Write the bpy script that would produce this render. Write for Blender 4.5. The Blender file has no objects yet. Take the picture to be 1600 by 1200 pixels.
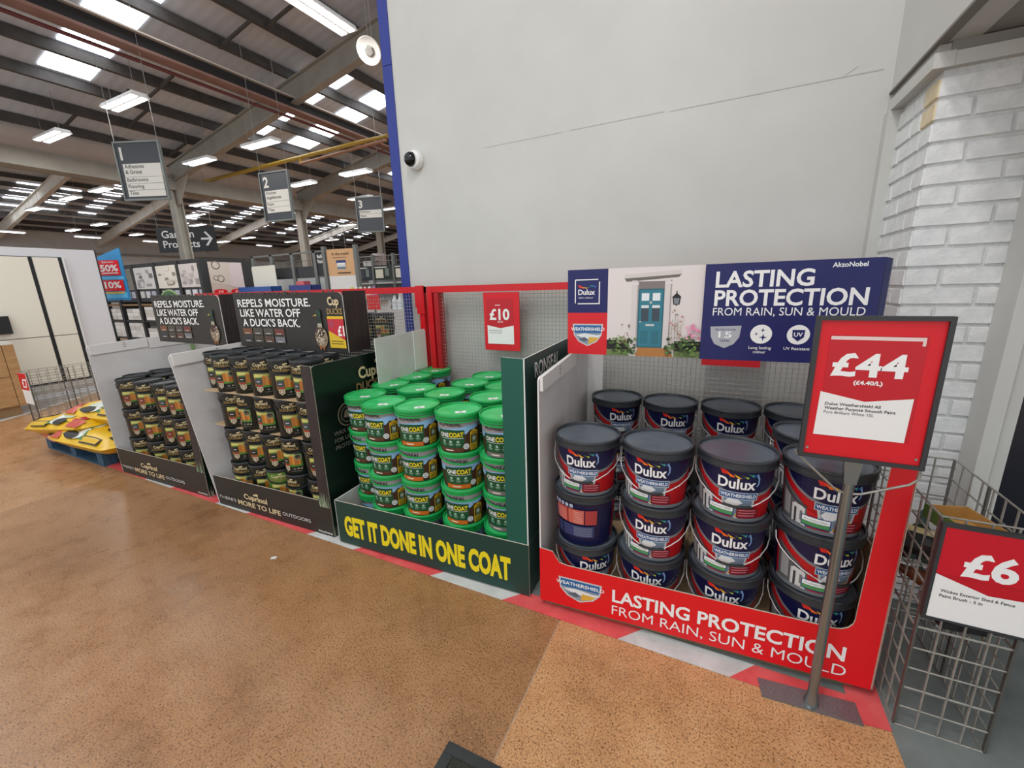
import bpy, math, random
from mathutils import Vector, Matrix
from mathutils.geometry import tessellate_polygon
random.seed(7)
S = bpy.context.scene
COL = S.collection
PI = math.pi

# ------------------------------------------------------------------ camera, sky, exposure
yaw, pitch, roll = math.radians(-26.325), math.radians(13.496), math.radians(1.736)
cy_, sy_, cp_, sp_, cr_, sr_ = math.cos(yaw), math.sin(yaw), math.cos(pitch), math.sin(pitch), math.cos(roll), math.sin(roll)
fwd = Vector((sy_*cp_, cy_*cp_, -sp_)); r0 = Vector((cy_, -sy_, 0)); d0 = fwd.cross(r0)
right = r0*cr_ + d0*sr_; down = -r0*sr_ + d0*cr_
cam = bpy.data.cameras.new('camera'); cam.sensor_width = 36; cam.lens = 649.0/1600*36; cam.clip_start = .02; cam.clip_end = 300
co = bpy.data.objects.new('camera', cam); COL.objects.link(co)
mw = Matrix.Identity(4)
for i in range(3):
    mw[i][0] = right[i]; mw[i][1] = -down[i]; mw[i][2] = -fwd[i]
mw[0][3], mw[1][3], mw[2][3] = 0, 0, 1.5
co.matrix_world = mw
S.camera = co
W = bpy.data.worlds.new('sky'); S.world = W; W.use_nodes = True
W.node_tree.nodes['Background'].inputs[0].default_value = (.93, .96, 1, 1)
W.node_tree.nodes['Background'].inputs[1].default_value = 1.1
S.view_settings.view_transform = 'Standard'; S.view_settings.look = 'None'
S.view_settings.exposure = 0.08; S.view_settings.gamma = 1; S.view_settings.use_curve_mapping = False
SKYLIGHT_E, LAMP_E, LAMP_W = 5.5, 6.0, 16.0

# ------------------------------------------------------------------ materials
def lin(h):
    h = h.lstrip('#')
    c = [int(h[i:i+2], 16)/255 for i in (0, 2, 4)]
    return tuple((x/12.92 if x <= .04045 else ((x+.055)/1.055)**2.4) for x in c) + (1,)
MATS = {}
def M(hexc, rough=.5, metal=0.0, emit=0.0, name=None):
    k = (hexc, rough, metal, emit)
    if k in MATS: return MATS[k]
    m = bpy.data.materials.new(name or 'paint_' + hexc.lstrip('#')); m.use_nodes = True
    b = m.node_tree.nodes['Principled BSDF']
    b.inputs['Base Color'].default_value = lin(hexc); b.inputs['Roughness'].default_value = rough
    b.inputs['Metallic'].default_value = metal
    if emit:
        b.inputs['Emission Color'].default_value = lin(hexc); b.inputs['Emission Strength'].default_value = emit
    MATS[k] = m
    return m
def nodes_of(name, rough=.5, metal=0.0):
    m = bpy.data.materials.new(name); m.use_nodes = True
    nt = m.node_tree; b = nt.nodes['Principled BSDF']; b.inputs['Roughness'].default_value = rough; b.inputs['Metallic'].default_value = metal
    tc = nt.nodes.new('ShaderNodeTexCoord')
    return m, nt, b, tc
def noise(nt, tc, scale, detail=3, rough=.5, out='Object', stretch=None):
    n = nt.nodes.new('ShaderNodeTexNoise'); n.inputs['Scale'].default_value = scale
    n.inputs['Detail'].default_value = detail; n.inputs['Roughness'].default_value = rough
    if stretch:
        mp = nt.nodes.new('ShaderNodeMapping'); mp.inputs['Scale'].default_value = stretch
        nt.links.new(tc.outputs[out], mp.inputs[0]); nt.links.new(mp.outputs[0], n.inputs['Vector'])
    else: nt.links.new(tc.outputs[out], n.inputs['Vector'])
    return n
def ramp(nt, src, stops):
    r = nt.nodes.new('ShaderNodeValToRGB'); e = r.color_ramp.elements
    while len(e) < len(stops): e.new(.5)
    for i, (p, c) in enumerate(stops): e[i].position = p; e[i].color = lin(c) if isinstance(c, str) else c
    nt.links.new(src, r.inputs[0]); return r
def mix(nt, fac, a, b, mode='MIX'):
    n = nt.nodes.new('ShaderNodeMix'); n.data_type = 'RGBA'; n.blend_type = mode
    if isinstance(fac, (int, float)): n.inputs[0].default_value = fac
    else: nt.links.new(fac, n.inputs[0])
    for s, v in ((6, a), (7, b)):
        if isinstance(v, str): n.inputs[s].default_value = lin(v)
        else: nt.links.new(v, n.inputs[s])
    return n.outputs[2]
def bump(nt, b, src, strength, dist=.01):
    n = nt.nodes.new('ShaderNodeBump'); n.inputs['Strength'].default_value = strength; n.inputs['Distance'].default_value = dist
    nt.links.new(src, n.inputs['Height']); nt.links.new(n.outputs[0], b.inputs['Normal'])

def mat_floor(name, tint):
    m, nt, b, tc = nodes_of(name, .38)
    big = noise(nt, tc, .8, 6, .6); mid = noise(nt, tc, 6, 6, .7)
    c1 = ramp(nt, big.outputs[0], [(.32, '#a4794f'), (.5, '#cb9c6c'), (.68, '#dfb48b')]).outputs[0]
    c2 = ramp(nt, mid.outputs[0], [(.3, '#9d7350'), (.5, '#c89a6f'), (.72, '#e0b992')]).outputs[0]
    base = mix(nt, .45, c1, c2)
    g = noise(nt, tc, 135, 3, .65)
    gr = ramp(nt, g.outputs[0], [(.28, '#33261e'), (.4, '#8d7c6f'), (.49, '#ffffff'), (.68, '#ffffff')]).outputs[0]
    base = mix(nt, .72, base, gr, 'MULTIPLY')
    st = noise(nt, tc, 1.7, 8, .7); sr = ramp(nt, st.outputs[0], [(.34, '#a89484'), (.47, '#ffffff')]).outputs[0]
    base = mix(nt, .4, base, sr, 'MULTIPLY')
    v = nt.nodes.new('ShaderNodeTexVoronoi'); v.inputs['Scale'].default_value = 42; nt.links.new(tc.outputs['Object'], v.inputs['Vector'])
    w = ramp(nt, v.outputs['Distance'], [(.07, (1, 1, 1, 1)), (.13, (0, 0, 0, 1))])
    pick = nt.nodes.new('ShaderNodeMath'); pick.operation = 'GREATER_THAN'; pick.inputs[1].default_value = .8
    sep = nt.nodes.new('ShaderNodeSeparateColor'); nt.links.new(v.outputs['Color'], sep.inputs[0]); nt.links.new(sep.outputs[0], pick.inputs[0])
    mu = nt.nodes.new('ShaderNodeMath'); mu.operation = 'MULTIPLY'; nt.links.new(w.outputs[0], mu.inputs[0]); nt.links.new(pick.outputs[0], mu.inputs[1])
    base = mix(nt, mu.outputs[0], base, '#d8c4a8')
    g2 = noise(nt, tc, 190, 2, .6)
    lg = ramp(nt, g2.outputs[0], [(.55, (0, 0, 0, 1)), (.68, (.75, .75, .75, 1))]).outputs[0]
    base = mix(nt, lg, base, '#dcbc98')
    base = mix(nt, 1.0, base, tint, 'MULTIPLY')
    nt.links.new(base, b.inputs['Base Color'])
    rr = ramp(nt, mid.outputs[0], [(.3, (.22, .22, .22, 1)), (.7, (.38, .38, .38, 1))]); nt.links.new(rr.outputs[0], b.inputs['Roughness'])
    bump(nt, b, g.outputs[0], .12, .004)
    return m
def mat_two(name, a, c, scale, rough=.6, bs=0, detail=4, stretch=None, metal=0, lo=.35, hi=.65):
    m, nt, b, tc = nodes_of(name, rough, metal)
    n = noise(nt, tc, scale, detail, .6, stretch=stretch)
    nt.links.new(ramp(nt, n.outputs[0], [(lo, a), (hi, c)]).outputs[0], b.inputs['Base Color'])
    if bs: bump(nt, b, n.outputs[0], bs, .01)
    return m
def mat_roof():
    m, nt, b, tc = nodes_of('ribbed_roof_sheet', .6)
    wv = nt.nodes.new('ShaderNodeTexWave'); wv.bands_direction = 'Y'; wv.inputs['Scale'].default_value = 1.45
    nt.links.new(tc.outputs['Object'], wv.inputs['Vector'])
    n = noise(nt, tc, .7, 4)
    c = ramp(nt, n.outputs[0], [(.3, '#bcc0c7'), (.7, '#c8ccd2')]).outputs[0]
    nt.links.new(mix(nt, .06, c, wv.outputs['Color'], 'MULTIPLY'), b.inputs['Base Color'])
    bump(nt, b, wv.outputs['Fac'], .3, .015)
    return m
FLOORS = [mat_floor('aggregate_concrete_orange', '#fff6ec'), mat_floor('aggregate_concrete_brown', '#d0c5bb'), mat_floor('aggregate_concrete_tan', '#e3ddd8')]
FLOOR = M('#5c4634', .7)
WALLW = mat_two('white_wall_cladding', '#bdbdb8', '#c3c3be', 2.0, .55, .03)
BRICKW = mat_two('white_painted_brick', '#d3d6d6', '#e2e4e3', 26, .65, .5)
MORTAR = mat_two('white_painted_mortar', '#c6c9c8', '#d5d7d5', 60, .75, .4)
BAREB = mat_two('bare_cream_brick', '#ddd0b4', '#cbbb98', 18, .8, .4)
GREYP = mat_two('grey_painted_floor', '#6b726f', '#7d8481', 5, .5, .04)
VINYL = mat_two('grey_vinyl_floor', '#8e8983', '#a19c96', 8, .35)
ROOF = mat_roof()
CARDW = mat_two('white_card', '#c9c7c6', '#d5d3d1', 4, .6)
KRAFT = mat_two('brown_card', '#b79a73', '#c9ae88', 12, .8)
STEEL = mat_two('dull_steel', '#8a877e', '#a09d94', 20, .42, metal=.35)
ZINC = mat_two('galvanised_steel', '#767d7f', '#8b9193', 160, .3, metal=.6)
POLE = M('#8b908e', .24, .85)
WOODP = mat_two('pallet_wood', '#6e5a42', '#8b7656', 6, .8, .2, stretch=(1, 12, 12))
BLUEW = mat_two('blue_pallet_wood', '#1f4058', '#38617c', 6, .7, .2, stretch=(1, 10, 10))
OAK = mat_two('oak_laminate', '#a97f52', '#bd9566', 5, .5, stretch=(1, 1, 9))
RED = M('#d3061a', .45); REDF = M('#cc0a18', .4); WHITE = M('#ececea', .5); BLACK = M('#131416', .5)
DARKF = M('#2f3133', .45); NAVY = M('#0c1559', .45)
WALLBLUE = M('#1b2f86', .5); BEAM = mat_two('grey_beam_paint', '#8f8a80', '#9a958a', 3, .6)
PURLIN = mat_two('dark_purlin', '#3d3a37', '#4a4642', 5, .6)
BROWNB = mat_two('brown_beam', '#8a685c', '#96746a', 4, .6)

# ------------------------------------------------------------------ geometry helpers
class G:
    def __init__(s): s.v = []; s.f = []; s.m = []; s.mats = []
    def mi(s, mat):
        if mat not in s.mats: s.mats.append(mat)
        return s.mats.index(mat)
    def add(s, vs, fs, mat):
        o = len(s.v); k = s.mi(mat)
        s.v += [tuple(p) for p in vs]; s.f += [tuple(i+o for i in f) for f in fs]; s.m += [k]*len(fs)
        return s
    def box(s, x0, y0, z0, x1, y1, z1, mat):
        vs = [(x, y, z) for z in (z0, z1) for y in (y0, y1) for x in (x0, x1)]
        return s.add(vs, [(0, 2, 3, 1), (4, 5, 7, 6), (0, 1, 5, 4), (2, 6, 7, 3), (0, 4, 6, 2), (1, 3, 7, 5)], mat)
    def bar(s, a, b, w, h, mat, up=(0, 0, 1)):
        a, b = Vector(a), Vector(b); d = (b-a).normalized(); u = Vector(up)
        if abs(d.dot(u)) > .99: u = Vector((1, 0, 0))
        r = d.cross(u).normalized(); u = r.cross(d).normalized()
        vs = [p + r*(i*w/2) + u*(j*h/2) for p in (a, b) for j in (-1, 1) for i in (-1, 1)]
        return s.add(vs, [(0, 2, 3, 1), (4, 5, 7, 6), (0, 1, 5, 4), (2, 6, 7, 3), (0, 4, 6, 2), (1, 3, 7, 5)], mat)
    def prism(s, pts, O, U, V, N, t, front, back=None, side=None):
        """2D outline pts placed at O + u*U + v*V, thickness t behind the front (along -N)."""
        O, U, V, N = Vector(O), Vector(U), Vector(V), Vector(N)
        n = len(pts); a = [O + U*p[0] + V*p[1] for p in pts]; b = [p - N*t for p in a]
        tri = tessellate_polygon([[Vector((p[0], p[1], 0)) for p in pts]])
        ar = sum(pts[i][0]*pts[(i+1) % n][1]-pts[(i+1) % n][0]*pts[i][1] for i in range(n))
        def o(t_):
            (x0, y0), (x1, y1), (x2, y2) = [pts[i] for i in t_]
            return t_ if (x1-x0)*(y2-y0)-(x2-x0)*(y1-y0) > 0 else (t_[0], t_[2], t_[1])
        tri = [o(tuple(x)) for x in tri]
        s.add(a, tri, front); s.add(b, [(x[0], x[2], x[1]) for x in tri], back or front)
        rng = range(n)
        q = [(i, n+i, n+(i+1) % n, (i+1) % n) for i in rng] if ar > 0 else [(i, (i+1) % n, n+(i+1) % n, n+i) for i in rng]
        return s.add(a+b, q, side or front)
    def lathe(s, prof, n, mat, c=(0, 0, 0), close=True):
        vs = []; fs = []
        for r, z in prof:
            for k in range(n):
                t = 2*PI*k/n; vs.append((c[0]+r*math.sin(t), c[1]-r*math.cos(t), c[2]+z))
        for i in range(len(prof)-1):
            for k in range(n):
                fs.append((i*n+k, i*n+(k+1) % n, (i+1)*n+(k+1) % n, (i+1)*n+k))
        if close:
            fs.append(tuple(range(n-1, -1, -1))); fs.append(tuple((len(prof)-1)*n+k for k in range(n)))
        return s.add(vs, fs, mat)
    def tube(s, pts, r, mat, n=6, closed=False):
        pts = [Vector(p) for p in pts]; vs = []; fs = []; N = len(pts)
        prev = None
        for i, p in enumerate(pts):
            if closed: t = (pts[(i+1) % N]-pts[i-1]).normalized()
            else: t = (pts[min(i+1, N-1)]-pts[max(i-1, 0)]).normalized()
            if prev is None:
                u = Vector((0, 0, 1)) if abs(t.z) < .9 else Vector((1, 0, 0))
                a = t.cross(u).normalized()
            else: a = (prev - t*prev.dot(t)).normalized()
            prev = a; b = t.cross(a)
            for k in range(n):
                an = 2*PI*k/n; vs.append(p + a*(r*math.cos(an)) + b*(r*math.sin(an)))
        for i in range(N if closed else N-1):
            j = (i+1) % N
            for k in range(n): fs.append((i*n+k, i*n+(k+1) % n, j*n+(k+1) % n, j*n+k))
        if not closed: fs.append(tuple(range(n-1, -1, -1))); fs.append(tuple((N-1)*n+k for k in range(n)))
        return s.add(vs, fs, mat)
    def rod(s, a, b, r, mat, n=4): return s.tube([a, b], r, mat, n)
    def mesh(s, name, smooth=False):
        me = bpy.data.meshes.new(name); me.from_pydata(s.v, [], s.f)
        for m in s.mats: me.materials.append(m)
        me.polygons.foreach_set('material_index', s.m)
        if smooth:
            me.polygons.foreach_set('use_smooth', [True]*len(s.f)); me.set_sharp_from_angle(angle=.6)
        me.update(); return me
    def build(s, name, parent=None, loc=(0, 0, 0), rz=0, smooth=False):
        return link(name, s.mesh(name, smooth), parent, loc, rz)
def link(name, me, parent=None, loc=(0, 0, 0), rz=0):
    o = bpy.data.objects.new(name, me); COL.objects.link(o); o.parent = parent; o.location = loc; o.rotation_euler = (0, 0, rz)
    return o
def thing(name, label, cat, loc=(0, 0, 0), rz=0, group=None):
    return tag(link(name, None, None, loc, rz), label, cat, group)
def tag(o, label, cat, group=None):
    o['label'] = label; o['category'] = cat
    if group: o['group'] = group
    return o
def struct(o): o['kind'] = 'structure'; return o
def copy_tree(o, parent=None):
    c = o.copy(); COL.objects.link(c); c.parent = parent
    for ch in list(KIDS.get(o.name, [])) or [x for x in o.children]: copy_tree(ch, c)
    return c
KIDS = {}
X, Y, Z = Vector((1, 0, 0)), Vector((0, 1, 0)), Vector((0, 0, 1))

# ---- text as flat triangles, cached; unit: cap height 1
TXT = {}
def text_tris(s, bold=0.0):
    k = (s, bold)
    if k in TXT: return TXT[k]
    c = bpy.data.curves.new('t', 'FONT'); c.body = s; c.size = 1; c.resolution_u = 3; c.offset = bold; c.fill_mode = 'FRONT' if hasattr(c, 'fill_mode') else c.fill_mode
    o = bpy.data.objects.new('t', c); COL.objects.link(o)
    bpy.context.view_layer.update()
    dg = bpy.context.evaluated_depsgraph_get(); e = o.evaluated_get(dg); me = e.to_mesh(); me.calc_loop_triangles()
    vs = [(v.co.x, v.co.y) for v in me.vertices]; tr = [tuple(t.vertices) for t in me.loop_triangles]
    e.to_mesh_clear(); bpy.data.objects.remove(o); bpy.data.curves.remove(c)
    out = []
    for t in tr:
        p = [vs[i] for i in t]
        if (p[1][0]-p[0][0])*(p[2][1]-p[0][1])-(p[2][0]-p[0][0])*(p[1][1]-p[0][1]) < 0: p = [p[0], p[2], p[1]]
        out.append(p)
    xs = [v[0] for v in vs]
    TXT[k] = (out, min(xs), max(xs)); return TXT[k]
_h = text_tris('H')[0]; CAP = max(p[1] for t in _h for p in t)

class Print:
    """flat print: coloured shapes in (u, v) metres, later laid on a plane or round a tub"""
    def __init__(s): s.t = []; s.k = 0; s.sx = s.sy = 1
    def tri(s, tris, mat):
        s.k += 1; s.t += [([(p[0]*s.sx, p[1]*s.sy) for p in t], mat, s.k) for t in tris]; return s
    def poly(s, pts, mat):
        tr = tessellate_polygon([[Vector((p[0], p[1], 0)) for p in pts]]); out = []
        for t in tr:
            p = [pts[i] for i in t]
            if (p[1][0]-p[0][0])*(p[2][1]-p[0][1])-(p[2][0]-p[0][0])*(p[1][1]-p[0][1]) < 0: p = [p[0], p[2], p[1]]
            out.append(p)
        return s.tri(out, mat)
    def rect(s, u0, v0, u1, v1, mat): return s.poly([(u0, v0), (u1, v0), (u1, v1), (u0, v1)], mat)
    def disc(s, u, v, r, mat, n=16, ry=None):
        ry = ry or r
        return s.poly([(u+r*math.cos(2*PI*i/n), v+ry*math.sin(2*PI*i/n)) for i in range(n)], mat)
    def text(s, st, u, v, h, mat, w=None, al='L', bold=0.0, rot=0.0, slant=0.0):
        tr, x0, x1 = text_tris(st, bold); sx = h/CAP; sx = w/(x1-x0) if w else sx; sy = h/CAP; ww = (x1-x0)*sx
        ou = u - {'L': 0, 'C': ww/2, 'R': ww}[al]; c, n = math.cos(rot), math.sin(rot)
        def f(p):
            a, b = (p[0]-x0)*sx + slant*p[1]*sy, p[1]*sy
            a += ou-u
            return (u+a*c-b*n, v+a*n+b*c)
        return s.tri([[f(p) for p in t] for t in tr], mat)
    def lines(s, u0, v, u1, n, dv, h, mat, rag=.15):
        for i in range(n): s.rect(u0, v-i*dv, u1-(u1-u0)*rag*random.random(), v-i*dv+h, mat)
        return s
    def flat(s, O, U=X, V=Z, N=-Y, g=None, step=.00012, base=.0006):
        g = g or G(); O = Vector(O)
        for t, m, k in s.t: g.add([O+U*p[0]+V*p[1]+N*(base+k*step) for p in t], [(0, 1, 2)], m)
        return g
    def wrap(s, rf, R, g=None, du=.016, step=.00012, base=.0005):
        g = g or G()
        for t, m, k in s.t:
            for poly in slices(t, du):
                vs = []
                for u, v in poly:
                    a = u/R; r = rf(v)+base+k*step; vs.append((r*math.sin(a), -r*math.cos(a), v))
                g.add(vs, [tuple(range(len(vs)))], m)
        return g
def slices(t, du):
    lo, hi = min(p[0] for p in t), max(p[0] for p in t); i0, i1 = math.floor(lo/du), math.ceil(hi/du)
    if i1-i0 <= 1: return [t]
    out = []
    for i in range(i0, i1):
        p = clip(clip(t, i*du, 1), (i+1)*du, -1)
        if len(p) >= 3: out.append(p)
    return out
def clip(p, x, s):
    o = []
    for i in range(len(p)):
        a, b = p[i], p[(i+1) % len(p)]; da, db = (a[0]-x)*s, (b[0]-x)*s
        if da >= 0: o.append(a)
        if da*db < 0:
            k = da/(da-db); o.append((x, a[1]+(b[1]-a[1])*k))
    return o
def slab(name, parent, pts, O, U, V, N, t, front, back=None, side=None):
    return G().prism(pts, O, U, V, N, t, front, back, side).build(name, parent)
ORD = ['first', 'second', 'third', 'fourth', 'fifth', 'sixth', 'seventh']

# ------------------------------------------------------------------ floor and walls
fl = struct(G().box(-42, -4, -.1, 6, 46, -.003, FLOOR).build('floor'))
for x0, x1, k in ((-42, -8.583, 2), (-8.577, -4.5625, 2), (-4.5575, -.5425, 1), (-.5375, 6, 0)): G().box(x0, -4, -.05, x1, 46, 0, FLOORS[k]).build('concrete_slab', fl)
for x in (-4.56, -.54): G().box(x-.003, -4, -.004, x+.003, 1.51, -.0004, M('#a88d74', .7)).build('slab_joint', fl)
G().box(.635, -1.0, .0, 6, 4, .0015, GREYP).build('grey_painted_area', fl)
G().box(-4.9, 1.6, .0, .64, 2.72, .0012, GREYP).build('grey_painted_strip', fl)
slab('vinyl_area', fl, [(-8.03, 1.62), (-8.29, 2.07), (-9.03, 3.02), (-9.4, 3.5), (-20, 3.5), (-20, -3.9), (-6.2, -3.9)], (0, 0, .0015), X, Y, Z, .0014, VINYL)
slab('vinyl_edge_strip', fl, [(-8.03, 1.62), (-8.29, 2.07), (-9.03, 3.02), (-9.08, 3.0), (-8.37, 2.04), (-8.11, 1.58), (-6.3, -3.9), (-6.2, -3.9)], (0, 0, .003), X, Y, Z, .0025, M('#c9c6c0', .4))
TR_, TW_ = mat_two('red_floor_tape', '#d24a4c', '#df5f5f', 9, .5), mat_two('white_floor_tape', '#b9bcba', '#cfd1ce', 9, .5)
tx = [-4.95, -4.21, -3.82, -3.21, -2.85, -2.23, -1.83, -1.27, -.84, -.28, .15, .625]
for i in range(len(tx)-1):
    a, b = tx[i], tx[i+1]; sh = .09 if i < len(tx)-2 else 0
    slab('tape_stripe', fl, [(a, 1.513), (b, 1.513), (b+sh, 1.61), (a+.09 if i else a, 1.61)], (0, 0, .0026), X, Y, Z, .0012, TR_ if i % 2 == 0 else TW_)
slab('tape_stripe', fl, [(.53, 1.5), (.635, 1.513), (.635, 1.75), (.53, 1.75)], (0, 0, .0034), X, Y, Z, .0006, TR_)

def zroof(x): return 7.35 + .184*(x+7)
# big white wall with blue trim
WL, WY = -2.225, 2.72
wb = struct(slab('wall_back', None, [(WL, 0), (1.6, 0), (1.6, zroof(1.6)-.3), (WL, zroof(WL)-.3)], (0, WY, 0), X, Z, -Y, .14, WALLW))
sm = M('#a9a8a3', .7)
pw = Print()
for a, b, o in ((-1.5, -.95, 0), (-.9, -.35, .004), (-.32, .6, .002)): pw.poly([(a, 2.4+o), (b, 2.402+o), (b, 2.406+o), (a, 2.403+o)], sm)
pw.poly([(.45, 2.408), (.5, 2.44), (.503, 2.44), (.455, 2.408)], sm)
pw.flat((0, WY, 0), step=.0002).build('panel_joint', wb)
t1 = struct(G().box(WL-.085, WY-.006, 0, WL, WY+.15, 3.05, WALLBLUE).box(WL-.085, WY-.006, 3.054, WL, WY+.15, 7.9, WALLBLUE).build('trim_1'))
# right wall over the recess, recess ceiling
RX = .64
wr = struct(G().box(RX, -.4, 2.3, RX+.12, WY, zroof(RX)-.3, WALLW).build('wall_right'))
ce2 = struct(G().box(RX+.005, -.4, 2.305, 4.5, 4.2, 2.4, mat_two('grey_soffit', '#85827e', '#94918d', 3, .7)).build('ceiling_recess'))
st = struct(G().box(RX-.006, -.4, 2.296, RX+.03, WY, 2.306, M('#77736c', .6)).build('trim_2'))
# painted brick pillar
PX, PY = .675, 2.27
pil = struct(G().box(PX+.006, PY+.006, 0, 1.05, WY+.02, 2.3, MORTAR).build('wall_pillar'))
rng = random.Random(3)
def brick_mesh(w, h, t, mat):
    g = G(); c = .003; j = [rng.uniform(-.0015, .0015) for _ in range(8)]
    vs = [(-w/2, 0, 0), (w/2, 0, 0), (w/2, 0, h), (-w/2, 0, h)]
    fr = [(-w/2+c+j[0], -t, c+j[1]), (w/2-c+j[2], -t, c+j[3]), (w/2-c+j[4], -t, h-c+j[5]), (-w/2+c+j[6], -t, h-c+j[7])]
    g.add(vs+fr, [(4, 5, 6, 7), (0, 1, 5, 4), (1, 2, 6, 5), (2, 3, 7, 6), (3, 0, 4, 7)], mat); return g.mesh('brick')
BM = {}
def brick(w, mat=None, k=0):
    key = (round(w, 3), k, mat)
    if key not in BM: BM[key] = brick_mesh(w, .064, .0095, mat or BRICKW)
    return BM[key]
for r in range(29):
    z = .012 + r*.0755
    # front face (faces -Y) from x = PX
    x = PX; first = True; seq = ([.112] if r % 2 else [.225]) + [.225]*3
    for w in seq:
        x1 = min(x+w-.009, 1.05)
        if x1-x > .03: link('brick', brick(x1-x, None, rng.randint(0, 3)), pil, ((x+x1)/2, PY+.006, z))
        x += w
        if x > 1.03: break
    # left face (faces -X) from y = PY towards the wall
    y = PY; seq = [.13, .1] + [.225]*2 if r in (27, 28) else ([.225] if r % 2 else [.112]) + [.225]*3
    for i, w in enumerate(seq):
        y1 = min(y+w-.009, WY-.03)
        if y1-y > .03:
            bare = r in (27, 28) and i == 0
            ww = y1-y
            link('brick', brick(ww, BAREB if bare else None, rng.randint(0, 3)), pil, (PX+.006, (y+y1)/2, z), -PI/2)
        y += w
        if y > WY-.04: break
struct(G().box(RX-.012, WY-.06, 0, RX+.05, WY, 2.214, WALLW).build('trim_3'))
struct(G().box(RX-.004, PY-.03, 2.215, PX+.02, WY, 2.265, WALLW).box(PX+.021, PY-.028, 2.216, 3, PY+.02, 2.262, WALLW).build('trim_4'))
struct(G().box(PX+.01, PY-.012, 2.268, 3, PY+.02, 2.3, M('#8a8883', .7)).box(RX+.01, PY-.01, 2.27, PX+.0095, WY, 2.2955, M('#a6a49e', .7)).build('trim_5'))
# door on the right
dr = struct(G().box(1.04, 2.17, .02, 2.6, 2.21, 2.3, M('#0b0e1c', .25)).build('door_1'))
G().box(.955, 2.14, 0, 1.0, 2.275, 2.3, WALLW).box(1.0, 2.16, 0, 1.045, 2.275, 2.3, WALLW).build('door_frame', dr)

# ------------------------------------------------------------------ roof: two bays, valley on the column line
Y0, Y1 = -2.2, 45
cl = struct(G().add([(-16, Y0, zroof(-16)), (6, Y0, zroof(6)), (6, Y1, zroof(6)), (-16, Y1, zroof(-16))], [(0, 3, 2, 1)], ROOF)
   .add([(-16, Y0, zroof(-16)), (-28, Y0, 7.9), (-28, Y1, 7.9), (-16, Y1, zroof(-16))], [(0, 1, 2, 3)], ROOF)
   .add([(-28, Y0, 7.9), (-40, Y0, 5.69), (-40, Y1, 5.69), (-28, Y1, 7.9)], [(0, 1, 2, 3)], ROOF).build('ceiling'))
def zfar(x): return 5.69+.184*(x+40)
SKYM = M('#f4f8ff', .4, 0, SKYLIGHT_E, 'translucent_skylight_sheet')
nwin = [0]
def skylight(x0, x1, y0, y1, zf):
    nwin[0] += 1; e = .02
    g = G().add([(x0, y0, zf(x0)-e), (x1, y0, zf(x1)-e), (x1, y1, zf(x1)-e), (x0, y1, zf(x0)-e)], [(0, 3, 2, 1)], SKYM)
    struct(g.build('window_%d' % nwin[0]))
px_ = [-15.4, -14.3, -13.2, -12.1, -11.0, -9.95, -8.85, -7.75, -6.65, -5.55, -4.45, -3.35, -2.25]
for (y0, y1) in ((4.68, 5.5), (8.75, 9.58), (10.4, 11.2), (13.4, 14.2), (15.1, 15.9), (18, 18.8), (19.7, 20.5), (22.6, 23.4)):
    for x0, x1 in ((-13.05, -12.22), (-12.0, -11.35), (-10.82, -10.08), (-9.82, -9.0)): skylight(x0, x1, y0, y1, zroof)
for (y0, y1) in ((-1.5, -.4), (1.0, 2.0)):
    for x0, x1 in ((-8.6, -7.9), (-6.5, -5.7), (-4.3, -3.5)): skylight(x0, x1, y0, y1, zroof)
for yc in (8.3, 9.92, 11.5, 13.22, 15.8, 18.4, 21.0, 23.6, 26.2, 28.8, 31.4, 34):
    for xc in (-32.2, -33.4, -34.5, -35.65): skylight(xc-.42, xc+.36, yc-.4, yc+.4, zfar)
    if yc > 12:
        for xc in (-30.0, -31.1): skylight(xc-.42, xc+.36, yc-.4, yc+.4, zfar)
# purlins: one joined piece per slope would hide the count, so each is its own beam
def beam(name, a, b, w, h, mat): return struct(G().bar(a, b, w, h, mat).build(name))
for i, x in enumerate(px_): beam('trim_purlin', (x, Y0, zroof(x)-.12), (x, Y1, zroof(x)-.12), .1, .2, PURLIN)
for i in range(10):
    x = -38.9+i*1.15
    beam('trim_purlin', (x, Y0, zfar(x)-.12), (x, Y1, zfar(x)-.12), .1, .2, PURLIN)
# rafters, columns, valley gutter
FARB = mat_two('pale_beam_paint', '#cdc8bd', '#d6d1c6', 3, .6)  # same beam paint, made paler for the light on the far bay
def rafter(y, x0, x1, zf, dep=.5, w=.2, mat=None):
    g = G()
    for dz, hh, ww in ((-.25, .03, w), (-.25-dep/2, dep, .03), (-.25-dep, .03, w)):
        g.bar((x0, y, zf(x0)+dz), (x1, y, zf(x1)+dz), ww, hh, mat or BEAM)
    return struct(g.build('trim_rafter'))
for y in (8.26, 12.86, 17.46, 22.06, 26.66, 31.26, 35.86, 40.46): rafter(y, -16, (-2.6 if y < 3 else 5.5) if y > 2 else 5.5, zroof)
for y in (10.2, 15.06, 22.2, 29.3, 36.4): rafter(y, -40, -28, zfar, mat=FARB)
for y in (8.26, 12.86, 17.46, 22.06, 26.66, 31.26, 35.86):
    g = G().box(-16.15, y-.13, 0, -15.85, y-.1, 5.1, BEAM).box(-16.15, y+.1, 0, -15.85, y+.13, 5.1, BEAM).box(-16.02, y-.1, 0, -15.98, y+.1, 5.1, BEAM)
    g.prism([(0, 0), (1.1, .62), (1.1, .5), (.12, -.6), (0, -.6)], (-15.9, y-.02, 4.9), X, Z, -Y, .04, BEAM)
    struct(g.build('trim_column'))
struct(G().box(-16.3, Y0, 4.72, -15.75, Y1, 5.15, BEAM).build('trim_gutter_beam'))
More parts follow.
